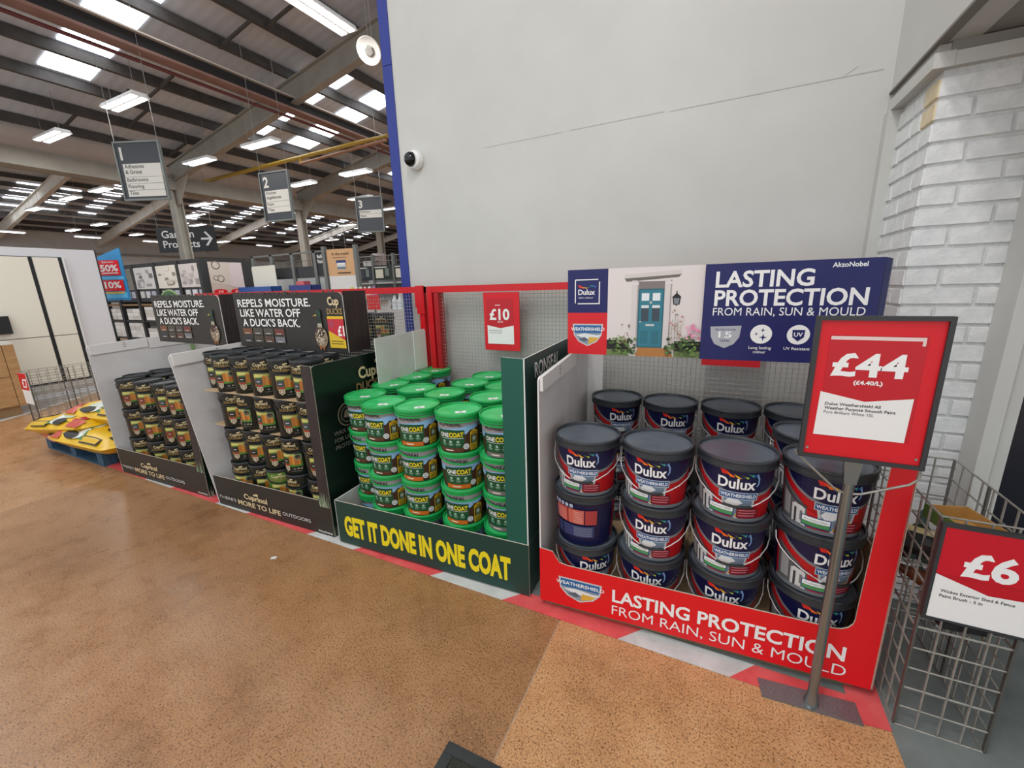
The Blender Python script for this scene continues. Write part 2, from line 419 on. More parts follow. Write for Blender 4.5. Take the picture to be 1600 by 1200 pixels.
struct(G().bar((-9.95, Y0, 5.88), (-9.95, 40, 5.88), .3, .05, BROWNB).bar((-9.95, Y0, 6.02), (-9.95, 40, 6.02), .03, .28, M('#231f1d', .7)).bar((-9.95, Y0, 6.17), (-9.95, 40, 6.17), .2, .03, M('#c9c0b4', .5)).build('trim_girder'))  # web coloured near-black for the shadow between the flanges
wf = struct(G().box(-40.3, Y0, 0, -40, Y1, 5.75, mat_two('grey_cladding', '#c3c2bf', '#cdccc9', 2, .7)).build('wall_left'))
for z in (3.2, 4.4): G().box(-40, Y0, z, -39.85, Y1, z+.14, BEAM).build('cladding_rail', wf)
struct(G().box(-42, 45, 0, 6, 45.2, 11, mat_two('far_cladding', '#7d7871', '#8a857d', 2, .7)).build('wall_far'))
wires = M('#8c8a86', .5)
# bracing straps between purlins
g = G()
for (xa, ya, xb, yb) in ((-12.6, 6.0, -13.7, 6.0), (-11.5, 6.4, -12.6, 6.4), (-14.3, 5.6, -15.4, 5.6), (-13.2, 6.6, -14.3, 6.6), (-14.3, 8.0, -15.4, 8.0), (-10, 6.6, -8.8, 6.6), (-8.8, 6.9, -7.7, 6.9)):
    g.bar((xa, ya, zroof(xa)-.2), (xb, yb, zroof(xb)-.2), .05, .05, PURLIN)
struct(g.build('trim_sag_rod'))
tag(G().tube([(-10.05, Y0, 5.75), (-10.05, 40, 5.75)], .035, M('#5e2420', .5), 8).build('sprinkler_pipe'), 'thin dark red pipe running along under the roof girder', 'pipe')
yp = thing('gas_pipe', 'yellow pipe crossing the roof space behind the aisle signs', 'pipe')
G().tube([(-17.5, 9.6, 5.32), (-9.0, 9.6, 5.42)], .06, M('#b08e2c', .45), 8).tube([(-9, 9.6, 5.42), (-8.2, 9.6, 5.42)], .05, M('#b08e2c', .45), 8).build('main_pipe', yp)
G().tube([(-11.6, 9.6, 5.2), (-11.6, 9.6, 5.36)], .05, M('#b08e2c', .45), 8).tube([(-11.6, 9.55, 5.2), (-8.2, 9.55, 5.3)], .04, M('#9a6a48', .45), 8).build('branch_pipe', yp)

# ------------------------------------------------------------------ ceiling lamps
TUBEM = M('#fbfcff', .4, 0, LAMP_E, 'lit_lamp_diffuser')
lamp = thing('ceiling_lamp', 'LED ceiling lamp', 'lamp')
G().prism([(-.16, 0), (.16, 0), (.12, .07), (-.12, .07)], (-.6, 0, 0), Y, Z, -X, 1.2, WHITE).build('body', lamp)
for s in (-1, 1): G().box(-.57, s*.08-.05, -.01, .57, s*.08+.05, .002, TUBEM).build('diffuser', lamp)
def hang(o, z):
    zt = (zroof(o.location.x) if o.location.x > -16 else zfar(o.location.x) if o.location.x < -28 else 6.0) - .1 - z
    g = G()
    for s in (-1, 1): g.rod((s*.45, 0, .07), (s*.45, 0, zt), .004, wires, 4)
    g.build('suspension_wire', o)
bpy.context.view_layer.update()
near = [(-10.55, 4.9, 0, 'LED ceiling lamp high above the aisle 1 sign, below the roof skylights'), (-14.05, 4.96, 0, 'LED ceiling lamp left of the aisle 1 sign'),
        (-13.4, 7.72, 0, 'LED ceiling lamp to the right of the aisle 1 sign, before the big rafter'), (-10.65, 7.68, 0, 'LED ceiling lamp above the aisle 2 sign, beside the big rafter'),
        (-5.1, 4.75, PI/2, 'largest LED ceiling lamp, cut by the top edge, left of the white speaker'), (-10.76, 10.92, 0, 'LED ceiling lamp above the aisle 3 sign, beside the yellow pipe'),
        (-13.35, 10.97, 0, 'LED ceiling lamp just right of the aisle 2 sign'), (-13.5, 13.8, 0, 'LED ceiling lamp touching the left edge of the aisle 3 sign')]
far = [(-19.6, 7.84, 0), (-22, 7.85, 0), (-25.7, 7.97, 0), (-28.9, 11.15, 0), (-32.3, 11.27, 0), (-35.5, 13, PI/2), (-32.2, 14.1, 0), (-35.4, 9.7, PI/2), (-35.6, 16.5, PI/2), (-17, 11.06, 0),
       (-19.7, 11.07, 0), (-25.6, 14.04, 0), (-29.2, 19.1, 0), (-32.6, 19.4, 0), (-17.2, 16.5, 0), (-14, 16.3, 0), (-22.7, 12.3, 0), (-33.2, 22.9, PI/2), (-29.3, 22.4, 0), (-26.2, 23.5, 0), (-19.6, 18.8, 0)]
over = [(-8, .2), (-.5, .1), (-1.2, -1.8), (-11.5, .3)]  # extra lamps out of view, added to brighten the floor and kitchen units
ns = 0
for i, a in enumerate(near + far + [(x, y, PI/2) for x, y in over]):
    x, y, rz = a[:3]; z = 5.1
    o = lamp if i == 0 else copy_tree(lamp)
    o.location = (x, y, z); o.rotation_euler.z = rz
    if i < len(near): o['label'] = a[3]
    elif i < len(near)+len(far): o['label'] = 'small bright LED lamp hanging over the far aisles'; o['group'] = 'lamps over the far aisles'
    else: o['label'] = 'LED ceiling lamp over the shop entrance, outside the view'; o['group'] = 'lamps over the entrance'
LAMPS = [o for o in COL.objects if o.name.startswith('ceiling_lamp')]
for o in LAMPS: hang(o, 5.1)
for o in LAMPS:
    if o.location.y < 12 and o.location.x > -26:
        l = bpy.data.lights.new('lamp_light', 'AREA'); l.shape = 'RECTANGLE'; l.size = 1.1; l.size_y = .26; l.energy = LAMP_W*PI; l.color = (1, .98, .95)
        lo = bpy.data.objects.new('lamp_light', l); COL.objects.link(lo); lo.parent = o; lo.location = (0, 0, -.02)

# ------------------------------------------------------------------ fence
fy = 2.60
WM = mat_two('fence_wire', '#a09c96', '#b3afa8', 30, .45, metal=.5)
def fence(x0, x1, label, zt=1.503):
    f = thing('mesh_fence', label, 'fence', (x0, fy, 0))
    w = x1-x0
    G().box(0, -.02, zt-.046, w, .02, zt, REDF).build('top_rail', f)
    G().box(0, -.02, .05, w, .02, .1, REDF).build('bottom_rail', f)
    G().box(0, -.022, 0, .045, .022, zt, REDF).build('post', f); G().box(w-.045, -.022, 0, w, .022, zt, REDF).build('post', f)
    g = G(); p = .0262; r = .0013
    n = int((w-.09)/p)
    for i in range(1, n+1): g.rod((.045+i*p, 0, .1), (.045+i*p, 0, zt-.04), r, WM, 4)
    for i in range(1, int((zt-.14)/p)+1): g.rod((.045, .003, .1+i*p), (w-.045, .003, .1+i*p), r, WM, 4)
    o = g.build('wire_mesh', f); o['kind'] = 'stuff'
    return f
f1 = fence(-5.0, -2.0, 'red framed wire mesh fence behind the black display, in front of the shop shelves')
f2 = fence(-1.965, .62, 'red framed wire mesh fence on the white wall behind the red and green displays')
G().box(2.94, -.03, 1.3, 3.01, -.02, 1.51, REDF).box(2.93, -.032, 1.35, 3.0, .0, 1.505, REDF).build('corner_bracket', f1)
G().box(.06, -.02, 0, .1, .05, 1.46, M('#a80d16', .5)).build('stay_post', f2)

# ------------------------------------------------------------------ price signs and printed boards
TXTK = M('#3a3a3c', .6); PAPER = M('#e9e8e5', .55); DKRED = M('#bd081c', .4)
def price_front(P, w, h, mat_top, price, ph, pu, lines, chev, unit=None):
    pass
s10 = thing('price_sign', 'red price sign reading £10, tied to the mesh fence behind green tubs', 'sign', (-1.475, fy-.03, 1.05))
G().box(0, 0, 0, .275, .006, .4, RED).build('board', s10)
P = Print(); P.rect(.025, .04, .23, .355, DKRED); P.poly([(.025, .045), (.23, .045), (.23, .175), (.128, .155), (.025, .175)], PAPER)
P.rect(.09, .31, .13, .316, M('#e6b9b9', .5))
P.text('£10', .045, .215, .07, WHITE, w=.155, bold=.03); P.text('(£2/L)', .128, .195, .012, WHITE, al='C', bold=.01)
P.text('Fence Life One Coat', .04, .135, .008, TXTK, bold=.02); P.text('5L Assorted Colours', .04, .12, .008, TXTK)
P.flat((0, 0, 0)).build('price_card', s10)
rb = thing('red_board', 'red board on the mesh fence, its lower edge showing beneath the navy header', 'sign', (-.06, fy-.03, 1.02))
G().box(0, 0, 0, .29, .006, .4, RED).build('board', rb); G().box(.03, -.002, .08, .26, 0, .37, DKRED).build('price_card', rb)

# £44 floor-standing sign
sg = thing('sign_stand', 'steel floor stand holding the red £44 price frame before the red display', 'sign stand', (.41, 1.52, 0))
G().prism([(-.155, -.045), (.145, -.025), (.14, .06), (-.165, .03)], (0, 0, .007), X, Y, Z, .007, ZINC).build('base_plate', sg)
G().lathe([(.024, 0), (.02, .02), (.0165, .04), (.0155, .06), (.0155, .86)], 16, POLE, (0, 0, .007)).prism([(-.0155, .86), (.0155, .86), (.024, .94), (.024, .965), (-.024, .965), (-.024, .94)], (0, -.012, .007), X, Z, -Y, .02, POLE).build('pole', sg, smooth=True)
G().tube([(-.012, -.008, .835), (-.03, -.012, .84), (-.15, -.03, .955), (-.155, -.03, .965)], .0035, STEEL, 6).tube([(.012, -.008, .835), (.03, -.012, .84), (.13, -.03, .9), (.147, -.03, .92), (.148, -.03, .965)], .0035, STEEL, 6).build('brace_wire', sg, smooth=True)
FW, FH = .298, .432
fr = G(); fo, ft = .012, .012
for a in ((-.149, .953, .149, .953+fo), (-.149, .953+FH-fo, .149, .953+FH), (-.149, .953+fo, -.149+fo, .953+FH-fo), (.149-fo, .953+fo, .149, .953+FH-fo)):
    fr.box(a[0], -.048, a[1], a[2], -.028, a[3], DARKF)
fr.build('frame', sg)
G().box(-.14, -.04, .96, .14, -.032, .953+FH-.01, RED).build('backing_board', sg)
P = Print(); P.rect(-.11, .075, .105, .378, DKRED); P.rect(-.108, .365, .1, .375, M('#e0c9c6', .5)); P.rect(.093, .352, .1, .366, M('#e0c9c6', .5))
P.poly([(-.118, .075), (.095, .075), (.098, .205), (-.008, .187), (-.115, .21)], PAPER)
P.text('£44', -.098, .262, .062, WHITE, w=.172, bold=.03); P.text('(£4.40/L)', -.008, .237, .011, WHITE, w=.066, al='C', bold=.035)
P.text('Dulux Weathershield All', -.1, .17, .0085, TXTK, w=.13, bold=.02); P.text('Weather Purpose Smooth Paint', -.1, .157, .0085, TXTK, w=.165, bold=.02); P.text('Pure Brilliant White 10L', -.1, .144, .0085, TXTK, w=.118)
for u in (-.128, .128): P.disc(u, .03, .004, STEEL, 8)
P.flat((0, -.04, .953), base=.001).build('price_card', sg)

# ------------------------------------------------------------------ tubs
def arc_handle(g, R, z0, zl, r, mat, a0=86, n=18, flat=0):
    pts = []
    for i in range(n+1):
        a = math.radians(-a0 + 2*a0*i/n); k = math.cos(a/math.radians(a0)*PI/2)
        pts.append(((R)*math.sin(a), -(R)*math.cos(a), z0-(z0-zl)*k**.8 if k > 0 else z0))
    g.tube(pts, r, mat, 5)
# --- blue and red masonry paint tub
DH = .25
def dr_(v): return .121 + .0137*v/.218
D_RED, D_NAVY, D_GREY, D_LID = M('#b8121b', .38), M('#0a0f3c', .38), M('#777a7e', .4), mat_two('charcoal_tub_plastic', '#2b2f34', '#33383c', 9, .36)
D_LIDT = mat_two('charcoal_tub_plastic_top', '#545c67', '#626b76', 6, .24)  # lid top coloured paler than its rim for the light it reflects
def dulux_label(back):
    P = Print(); P.sy = 1.1; up = [(-.196, .212), (-.18, .196), (-.155, .171), (-.125, .149), (-.085, .128), (-.04, .115), (.01, .108), (.06, .109), (.11, .118), (.15, .133), (.19, .157), (.225, .187), (.25, .212)]
    P.poly([(u, v-.011) for u, v in up] + up[::-1], D_GREY)
    P.poly(up, D_NAVY)
    P.rect(-.41, .0, -.215, .212, D_NAVY); P.rect(.25, 0, .41, .212, D_NAVY)
    P.rect(-.215, .0, .25, .014, D_GREY)
    P.poly([(-.2, .014), (-.075, .014), (-.085, .08), (-.12, .11), (-.16, .135), (-.2, .16)], M('#5b5d60', .45))
    P.poly([(-.185, .03), (-.15, .03), (-.15, .1), (-.185, .12)], M('#9a9c9d', .45)); P.poly([(-.14, .016), (-.09, .016), (-.09, .075), (-.115, .092), (-.14, .08)], M('#cdcecd', .45))
    P.rect(-.13, .016, -.121, .07, M('#3b3d40', .45)); P.rect(-.108, .03, -.099, .065, M('#77797b', .45)); P.poly([(-.2, .135), (-.12, .085), (-.085, .08), (-.085, .088), (-.12, .096), (-.2, .15)], M('#3f4144', .45)); P.poly([(-.1, .014), (-.086, .014), (-.09, .04), (-.1, .045)], M('#e4e4e2', .45))
    P.poly([(-.078, .014), (-.05, .014), (-.05, .07), (-.085, .08)], D_RED)
    LW = WHITE
    P.text('Dulux', -.07, .127, .037, LW, w=.128, bold=.025)
    for (a, b, c, d, m) in ((-.068, .2, -.035, .176, '#d8281f'), (-.042, .186, -.014, .169, '#ec6a1a'), (-.018, .181, .01, .168, '#f2b51d'), (.006, .18, .03, .174, '#a8c23a'), (.026, .187, .048, .183, '#3f9a86'), (.044, .188, .064, .174, '#2b5fae')):
        P.poly([(a, b), (c, b-.014), (c, d), (a+.012, d)], M(m, .4))
    P.poly([(.062, .186), (.07, .168), (.07, .148), (.063, .137), (.059, .14), (.065, .15), (.064, .166), (.056, .184)], M('#7e9cc8', .4))
    P.poly([(-.045, .04), (.0, .012), (.055, .04), (.062, .09), (-.055, .09)], M('#b4b8ba', .4)); P.poly([(-.038, .042), (0, .018), (.048, .042), (.054, .095), (-.047, .095)], M('#6d7f92', .4)); P.poly([(-.005, .018), (.048, .042), (.05, .062), (.01, .055)], M('#d4a63f', .4)); P.poly([(-.043, .07), (-.02, .05), (.02, .075), (.0, .09), (-.03, .088)], M('#d9dadb', .4))
    P.rect(-.064, .087, .07, .115, M('#aeb6bd', .4)); P.rect(-.061, .09, .067, .112, M('#1d4f86', .4)); P.text('WEATHERSHIELD', .003, .095, .012, LW, w=.122, al='C', bold=.02)
    P.rect(-.1, .02, -.008, .058, M('#1b3d72', .4)); P.rect(-.097, .038, -.011, .055, M('#eef1f0', .4)); P.rect(-.097, .024, -.011, .037, M('#4d9356', .4)); P.text('Pure Brilliant White', -.054, .043, .006, M('#3a6a44', .5), w=.07, al='C')
    P.rect(.002, .018, .08, .054, M('#701026', .4)); P.lines(.008, .045, .074, 3, .01, .004, M('#c76a74', .5))
    # back of the tub
    o = PI*.13
    def bk(u): return u + o if u < 0 else u - o
    for (a, v0, b, v1, c) in ((-.1, .1, -.03, .165, '#c94a3d'), (-.026, .1, .045, .165, '#c5604f'), (.05, .1, .1, .165, '#a83a3a'), (-.1, .04, -.06, .09, '#2b3560'), (-.055, .04, .09, .092, '#303a66'), (-.17, .02, -.105, .08, '#7a2630'), (-.16, .09, -.105, .16, '#2b3560')):
        for aa, bb in ((a, b),):
            if aa < 0 < bb: P.rect(aa+o, v0, o, v1, M(c, .45)); P.rect(-o, v0, bb-o, v1, M(c, .45))
            else: P.rect(bk(aa), v0, bk(bb), v1, M(c, .45))
    for k in range(9):
        P.rect(-o+.0, .046+k*.005, -o+.08, .0475+k*.005, M('#8f95b0', .5))
        if k < 7: P.rect(o-.095, .107+k*.008, o-.035, .1095+k*.008, M('#e7a79d', .5)); P.rect(-o+.0, .107+k*.008, -o+.04, .1095+k*.008, M('#e7a79d', .5))
    for k in range(5): P.rect(o-.1+k*.021, .172, o-.085+k*.021, .188, M('#aab0c4', .5))
    return P
DP = dulux_label(True)
du_body = G().lathe([(.119, 0), (.121, .004), (.1347, .218), (.139, .2185), (.139, .23)], 40, D_RED).mesh('body', True)
du_label = DP.wrap(dr_, .13).mesh('printed_label')
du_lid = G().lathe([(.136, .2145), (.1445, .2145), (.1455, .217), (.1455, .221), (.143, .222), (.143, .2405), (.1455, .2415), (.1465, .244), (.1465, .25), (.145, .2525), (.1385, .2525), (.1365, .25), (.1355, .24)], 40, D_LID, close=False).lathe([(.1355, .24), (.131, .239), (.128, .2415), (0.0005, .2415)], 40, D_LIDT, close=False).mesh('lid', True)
g = G(); hp = []
R_ = .147
for a, z in ((-92, .2), (-89, .17), (-78, .15), (-62, .13), (-45, .11), (-30, .094), (-17, .079)): hp.append((R_*math.sin(math.radians(a)), -R_*math.cos(math.radians(a))-.002, z))
hp2 = [(-p[0], p[1], p[2]) for p in hp[::-1]]
g.tube(hp + [(R_*math.sin(math.radians(q)), -R_*math.cos(math.radians(q))-.002, .0765) for q in (-10, 0, 10)] + hp2, .0021, M('#d9d9d6', .25, .5), 5)
du_wire = g.mesh('wire_handle', True)
g = G().tube([(R_*math.sin(math.radians(a)), -R_*math.cos(math.radians(a))-.002, .078-.004*math.cos(math.radians(a*4.5))) for a in range(-20, 21, 5)], .0055, BLACK, 6)
du_grip = g.mesh('handle_grip', True)
def assemble(name, parts):
    t = bpy.data.objects.new(name, None); t.empty_display_size = .1
    return t, parts
def put(name, parts, loc, rz, label, cat, group):
    t = thing(name, label, cat, loc, rz, group)
    for p in parts:
        o = link(p[0], p[1], t)
        for q in p[2:]: link(q[0], q[1], o)
    return t
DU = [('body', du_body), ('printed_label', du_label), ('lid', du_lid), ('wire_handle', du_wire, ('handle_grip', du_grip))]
DU0 = DU[:3]
def face(x, y): return math.atan2(x, -y) if False else math.atan2(-x, y)*-1
def tocam(x, y): return -math.atan2(x, y)   # turn so that local -Y looks at the viewer's side
DB = .092
def du(x, y, k, rz, lab, parts=DU): put('paint_tub', parts, (x, y, DB+k*DH), rz, lab, 'paint tub', 'blue and red masonry paint tubs')
tier3 = ['bottom', 'middle', 'top']
cols = ['first', 'second', 'third', 'fourth']
fx = [(-.485, 1.732), (-.186, 1.748), (.113, 1.765), (.412, 1.785)]
for c, (x, y) in enumerate(fx):
    for k in range(3):
        rz = tocam(x, y) + [-.2, -.07, .1, .3][c] + rng.uniform(-.06, .06) + [0, 0, 0][k]
        if c == 0 and k == 1: rz += PI - .25
        if c == 0 and k == 0: rz += .5
        if c == 3 and k == 1: rz += .35
        if c == 3 and k == 0: rz += .1
        jx, jy = (0, 0) if k == 2 else (rng.uniform(-.006, .006), rng.uniform(-.004, .004))
        lab = f'{tier3[k]} blue and red paint tub, {cols[c]} front stack from left in the red display'
        if (c, k) == (0, 1): lab = 'blue and red paint tub turned back to front, mid first stack in the red display'
        du(x+jx, y+jy, k, rz, lab, DU0 if (c == 3 and k == 2) or (c, k) == (0, 1) else DU)
rx_ = [(-.497, 2.40), (-.2, 2.40), (.102, 2.415), (.40, 2.42)]
for c, (x, y) in enumerate(rx_):
    for k in range(3): du(x, y, k, tocam(x, y)+rng.uniform(.05, .3), f'{tier3[k]} blue and red paint tub, {cols[c]} back stack from left against the mesh fence')
for k in range(3): du(.408, 2.09, k, tocam(.408, 2.09)+.2, f'{tier3[k]} blue and red paint tub in the mid-depth stack behind the £44 frame')
for c, x in ((1, -.19), (2, .11)):
    du(x, 2.06, 0, tocam(x, 2.06)+.1, f'lone blue and red tub on the pallet floor behind the {cols[c]} front stack')

# --- green fence treatment tub
GH = .2
def gr_(v): return .1 + .012*v/.17
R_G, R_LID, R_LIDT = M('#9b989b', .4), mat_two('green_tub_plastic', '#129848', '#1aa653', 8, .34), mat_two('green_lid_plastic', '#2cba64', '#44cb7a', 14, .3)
def green_label(strip):
    P = Print(); sky = M('#8ab9de', .4); dk = M('#3a2215', .45); gp = M('#0c4a2b', .4); yl = M('#c8a51c', .4)
    P.poly([(-.17, .125), (-.12, .12), (-.06, .127), (0, .132), (.04, .142), (.08, .138), (.13, .148), (.17, .142), (.17, .03), (-.17, .03)], sky)
    P.poly([(-.17, .0), (.17, 0), (.17, .1), (.15, .11), (.11, .128), (.07, .112), (.05, .115), (.03, .095), (-.17, .095)], dk)
    for k in range(7): P.rect(.02+k*.02, .0, .0215+k*.02, .09, M('#5a3721', .45))
    P.poly([(-.125, .02), (.02, .02), (.02, .118), (-.05, .122), (-.125, .118)], gp)
    P.text('ONE', -.112, .083, .021, WHITE, w=.052, bold=.02); P.text('COAT', -.057, .083, .023, M('#ecd01c', .4), w=.072, bold=.035)
    P.rect(-.108, .074, .014, .077, M('#b9c7bd', .4))
    for u in (-.09, -.052, -.014):
        P.disc(u, .058, .008, M('#8fb59b', .4), 8); P.rect(u-.012, .043, u+.012, .047, M('#8fb59b', .4)); P.rect(u-.01, .036, u+.01, .039, M('#6e9a7c', .4))
    P.rect(-.12, 0, .012, .024, M(strip, .4)); P.rect(-.085, .009, -.04, .015, M('#e3d5c6', .5))
    P.disc(.027, .03, .016, M('#d3d6d7', .35), 16); P.disc(.027, .03, .0115, M('#9da1a3', .35), 14); P.lines(.019, .033, .035, 2, .006, .0025, M('#eef0f0', .4), 0)
    P.poly([(.048, .004), (.094, .004), (.094, .104), (.071, .115), (.048, .104)], yl); P.rect(.052, .04, .09, .088, M('#241c12', .4)); P.rect(.058, .042, .084, .084, M('#5c6f58', .4)); P.disc(.071, .066, .01, M('#a9b4a4', .4), 10)
    P.text('ONE', .071, .092, .01, M('#3d3208', .5), al='C', w=.026, bold=.02); P.lines(.053, .03, .09, 4, .0075, .0035, M('#4a4a1c', .5), .05)
    P.text('RONSEAL', -.052, .142, .02, M('#1d1b1e', .45), w=.115, al='C', bold=.02)
    P.rect(.09, .128, .12, .142, M('#1d2f4e', .4)); P.text('5L', .105, .1315, .007, WHITE, al='C', bold=.02)
    return P.wrap(gr_, .106).mesh('printed_label')
gr_body = G().lathe([(.098, 0), (.1, .003), (.112, .172), (.115, .174)], 32, R_G).mesh('body', True)
gr_labels = [green_label(c) for c in ('#c8641c', '#5b3322', '#77706c')]
gr_lid = G().lathe([(.113, .171), (.1195, .1715), (.1205, .174), (.1205, .1775), (.1175, .1785), (.1175, .184), (.1215, .185), (.1225, .188), (.1225, .198), (.1205, .2015), (.1155, .2015), (.114, .1995), (.113, .192)], 32, R_LID, close=False).lathe([(.113, .192), (.109, .1915), (.107, .1935), (.0005, .1935)], 32, R_LIDT, close=False).mesh('lid', True)
gr_stick = Print().rect(-.018, -.062, .036, -.03, WHITE).rect(.0, -.05, .016, -.041, M('#777777', .5)).flat((0, 0, .1938), X, Y, Z).mesh('lid_sticker')
def band(R, a0, z0, zl, h, mat):
    g = G(); n = 20; vs = []; fs = []
    for i in range(n+1):
        a = math.radians(-a0+2*a0*i/n); k = max(0, math.cos((i/n-.5)*PI)); z = z0-(z0-zl)*k**.9
        for r, dz in ((R, 0), (R+.004, 0), (R+.004, h), (R, h)): vs.append((r*math.sin(a), -r*math.cos(a), z+dz))
    for i in range(n):
        for j in range(4): fs.append((i*4+j, (i+1)*4+j, (i+1)*4+(j+1) % 4, i*4+(j+1) % 4))
    return g.add(vs, fs, mat).mesh('handle')
gr_handle = band(.1165, 88, .162, .136, .009, R_LID); gr_handle2 = band(.1165, 88, .162, .158, .009, R_LID)
def gt(x, y, k, rz, lab, v):
    hz = gr_handle if v[1] else gr_handle2
    put('fence_paint_tub', [('body', gr_body), ('printed_label', gr_labels[v[0]]), ('lid', gr_lid, ('lid_sticker', gr_stick)), ('handle', hz)], (x, y, .09+k*GH), rz, lab, 'paint tub', 'green lidded one coat tubs')
tier4 = ['bottom', 'third from top', 'second from top', 'top']
gfront = [(-1.853, 1.768), (-1.632, 1.68), (-1.41, 1.695), (-1.155, 1.707), (-.91, 1.735)]
five = ['first', 'second', 'third', 'fourth', 'fifth']
for c, (x, y) in enumerate(gfront):
    for k in range(4):
        if c == 0: x = (-1.83, -1.838, -1.846, -1.853)[k]
        v = (1 if c < 2 else 0 if c == 2 else (1 if k == 3 else 0) if c == 3 else 2, (c*3+k) % 3 != 0)
        rz = tocam(x, y) + [-.25, -.2, -.02, -.02, .12][c] + rng.uniform(-.12, .12) + (.35 if (c, k) == (3, 2) else 0) - (.25 if c == 0 and k < 3 else 0)
        if (c, k) in ((3, 0), (0, 0), (1, 0), (2, 0)): rz -= .5
        gt(x+(rng.uniform(-.008, .008) if k < 3 else 0), y+(rng.uniform(-.004, .006) if k < 3 else 0), k, rz, f'{tier4[k]} green lidded tub in the {five[c]} front stack of the green display', v)
gback = [(-1.9, 2.04, 'first stack of the second row'), (-1.655, 2.0, 'second stack of the second row'), (-1.42, 1.965, 'third stack of the second row'), (-1.0, 2.0, 'fourth stack of the second row'), (-1.905, 2.29, 'left stack of the third row'),
         (-1.41, 2.235, 'middle stack of the third row'), (-1.165, 2.245, 'right stack of the third row'), (-1.9, 2.53, 'back stack by the white board'), (-1.4, 2.475, 'back stack before the £10 sign')]
gback[3] = (-1.12, 1.985, 'fourth stack of the second row')
gback.append((-.875, 2.02, 'stack behind the dark green post'))
for x, y, nm in gback:
    for k in range(4): gt(x, y, k, tocam(x, y)+rng.uniform(-.3, .3), f'{tier4[k]} green lidded tub, {nm}', (rng.randint(0, 2), k % 2 == 0))

# --- black fence treatment tub
CH = .25
def cu_(v): return .0865 + .0065*v/.23
C_B = mat_two('black_green_tub_plastic', '#0d1512', '#131d19', 6, .36); C_LID = mat_two('black_lid_plastic', '#1c2023', '#25292c', 9, .4); CREAM = M('#d3c394', .45); TAN = M('#9a7f49', .45)
def cup_label(sw):
    P = Print()
    P.sx = 1.15
    P.text('Cuprinol', -.012, .196, .0195, CREAM, w=.082, al='C', bold=.025); P.disc(-.006, .2185, .008, CREAM, 8, .005); P.disc(.004, .222, .006, CREAM, 8, .004)
    P.text('DUCKSBACK', -.012, .174, .015, TAN, w=.115, al='C', bold=.025)
    P.rect(-.058, .06, .052, .148, M('#3f6a2a', .45)); P.poly([(-.058, .124), (.0, .126), (.018, .134), (.02, .15), (-.058, .15)], M('#b7b85e', .45)); P.rect(-.05, .13, -.008, .143, M('#cbc97c', .45))
    for k, c in enumerate(('#b06a26', '#c98436', '#a85f22', '#c07a30')): P.rect(-.016+k*.0155, .066, -.0018+k*.0155, .134-.004*(k % 2), M(c, .45))
    P.rect(-.058, .07, -.05, .122, M('#a8642a', .45))
    P.rect(.046, .06, .053, .12, M('#3f6a2a', .45)); P.poly([(-.058, .06), (.052, .06), (.052, .075), (.02, .07), (-.02, .078), (-.058, .07)], M('#4b7f2e', .45))
    P.disc(.032, .125, .02, M('#7d8b72', .45), 16); P.disc(.032, .125, .0145, M('#3c3a2c', .45), 14); P.disc(.029, .13, .006, M('#101a14', .45), 10); P.poly([(.029, .118), (.04, .113), (.042, .12), (.033, .127)], M('#6f5136', .45))
    P.rect(-.056, .082, -.018, .116, M(sw, .4)); P.rect(-.045, .096, -.028, .1, M('#cfcfcf', .5)); 
    P.rect(-.052, .066, -.016, .077, M('#a5282a', .45)); P.poly([(-.05, .064), (-.018, .064), (-.018, .042), (-.034, .027), (-.05, .042)], M('#b9ae94', .45)); P.poly([(-.045, .059), (-.023, .059), (-.023, .044), (-.034, .034), (-.045, .044)], M('#8f7f64', .45)); P.text('5', -.034, .043, .01, WHITE, al='C', bold=.03)
    P.rect(-.006, .04, .052, .058, M('#0e1613', .5)); P.disc(.008, .044, .006, M('#73776c', .5), 8); P.poly([(.022, .04), (.034, .044), (.034, .05), (.024, .049)], M('#a9a08a', .5)); P.poly([(.036, .042), (.048, .04), (.048, .052), (.044, .048)], M('#b9b19b', .5))
    P.rect(-.01, .028, .045, .031, M('#6a6d66', .5))
    P.rect(.1, .09, .135, .14, M('#454b4b', .5)); P.lines(.103, .132, .132, 6, .007, .003, M('#7c8282', .5))
    return P.wrap(cu_, .0895).mesh('printed_label')
cu_body = G().lathe([(.0845, 0), (.0865, .003), (.093, .232), (.0945, .234)], 28, C_B).mesh('body', True)
cu_green = G().lathe([(.0845, 0), (.0865, .003), (.093, .232), (.0945, .234)], 28, M('#4e7a2c', .4)).mesh('body', True)
cu_labels = [cup_label(c) for c in ('#2a1f1b', '#3c4248', '#7c2c22', '#26221f', '#5a4a2c')]
cu_lid = G().lathe([(.094, .232), (.0965, .2325), (.0975, .235), (.0975, .247), (.0955, .25), (.092, .25), (.0905, .248), (.09, .2405), (.087, .24), (.085, .2415), (.0005, .2415)], 28, C_LID, close=False).mesh('lid', True)
cu_handle = band(.0945, 92, .205, .15, .009, C_LID)
def ct(x, y, z, rz, lab, grp, v=None, body=None):
    put('black_paint_tub', [('body', body or cu_body), ('printed_label', cu_labels[v if v is not None else rng.randint(0, 4)]), ('lid', cu_lid), ('handle', cu_handle)], (x, y, z), rz, lab, 'paint tub', grp)
c2x = [(-3.1, 1.67), (-2.955, 1.62+.03), (-2.76, 1.645), (-2.565, 1.645), (-2.365, 1.645), (-2.165, 1.65)]
c2x = [(-3.135, 1.70), (-2.95, 1.645), (-2.78, 1.66), (-2.595, 1.66), (-2.395, 1.662), (-2.195, 1.668)]
six = ['first', 'second', 'third', 'fourth', 'fifth', 'sixth']
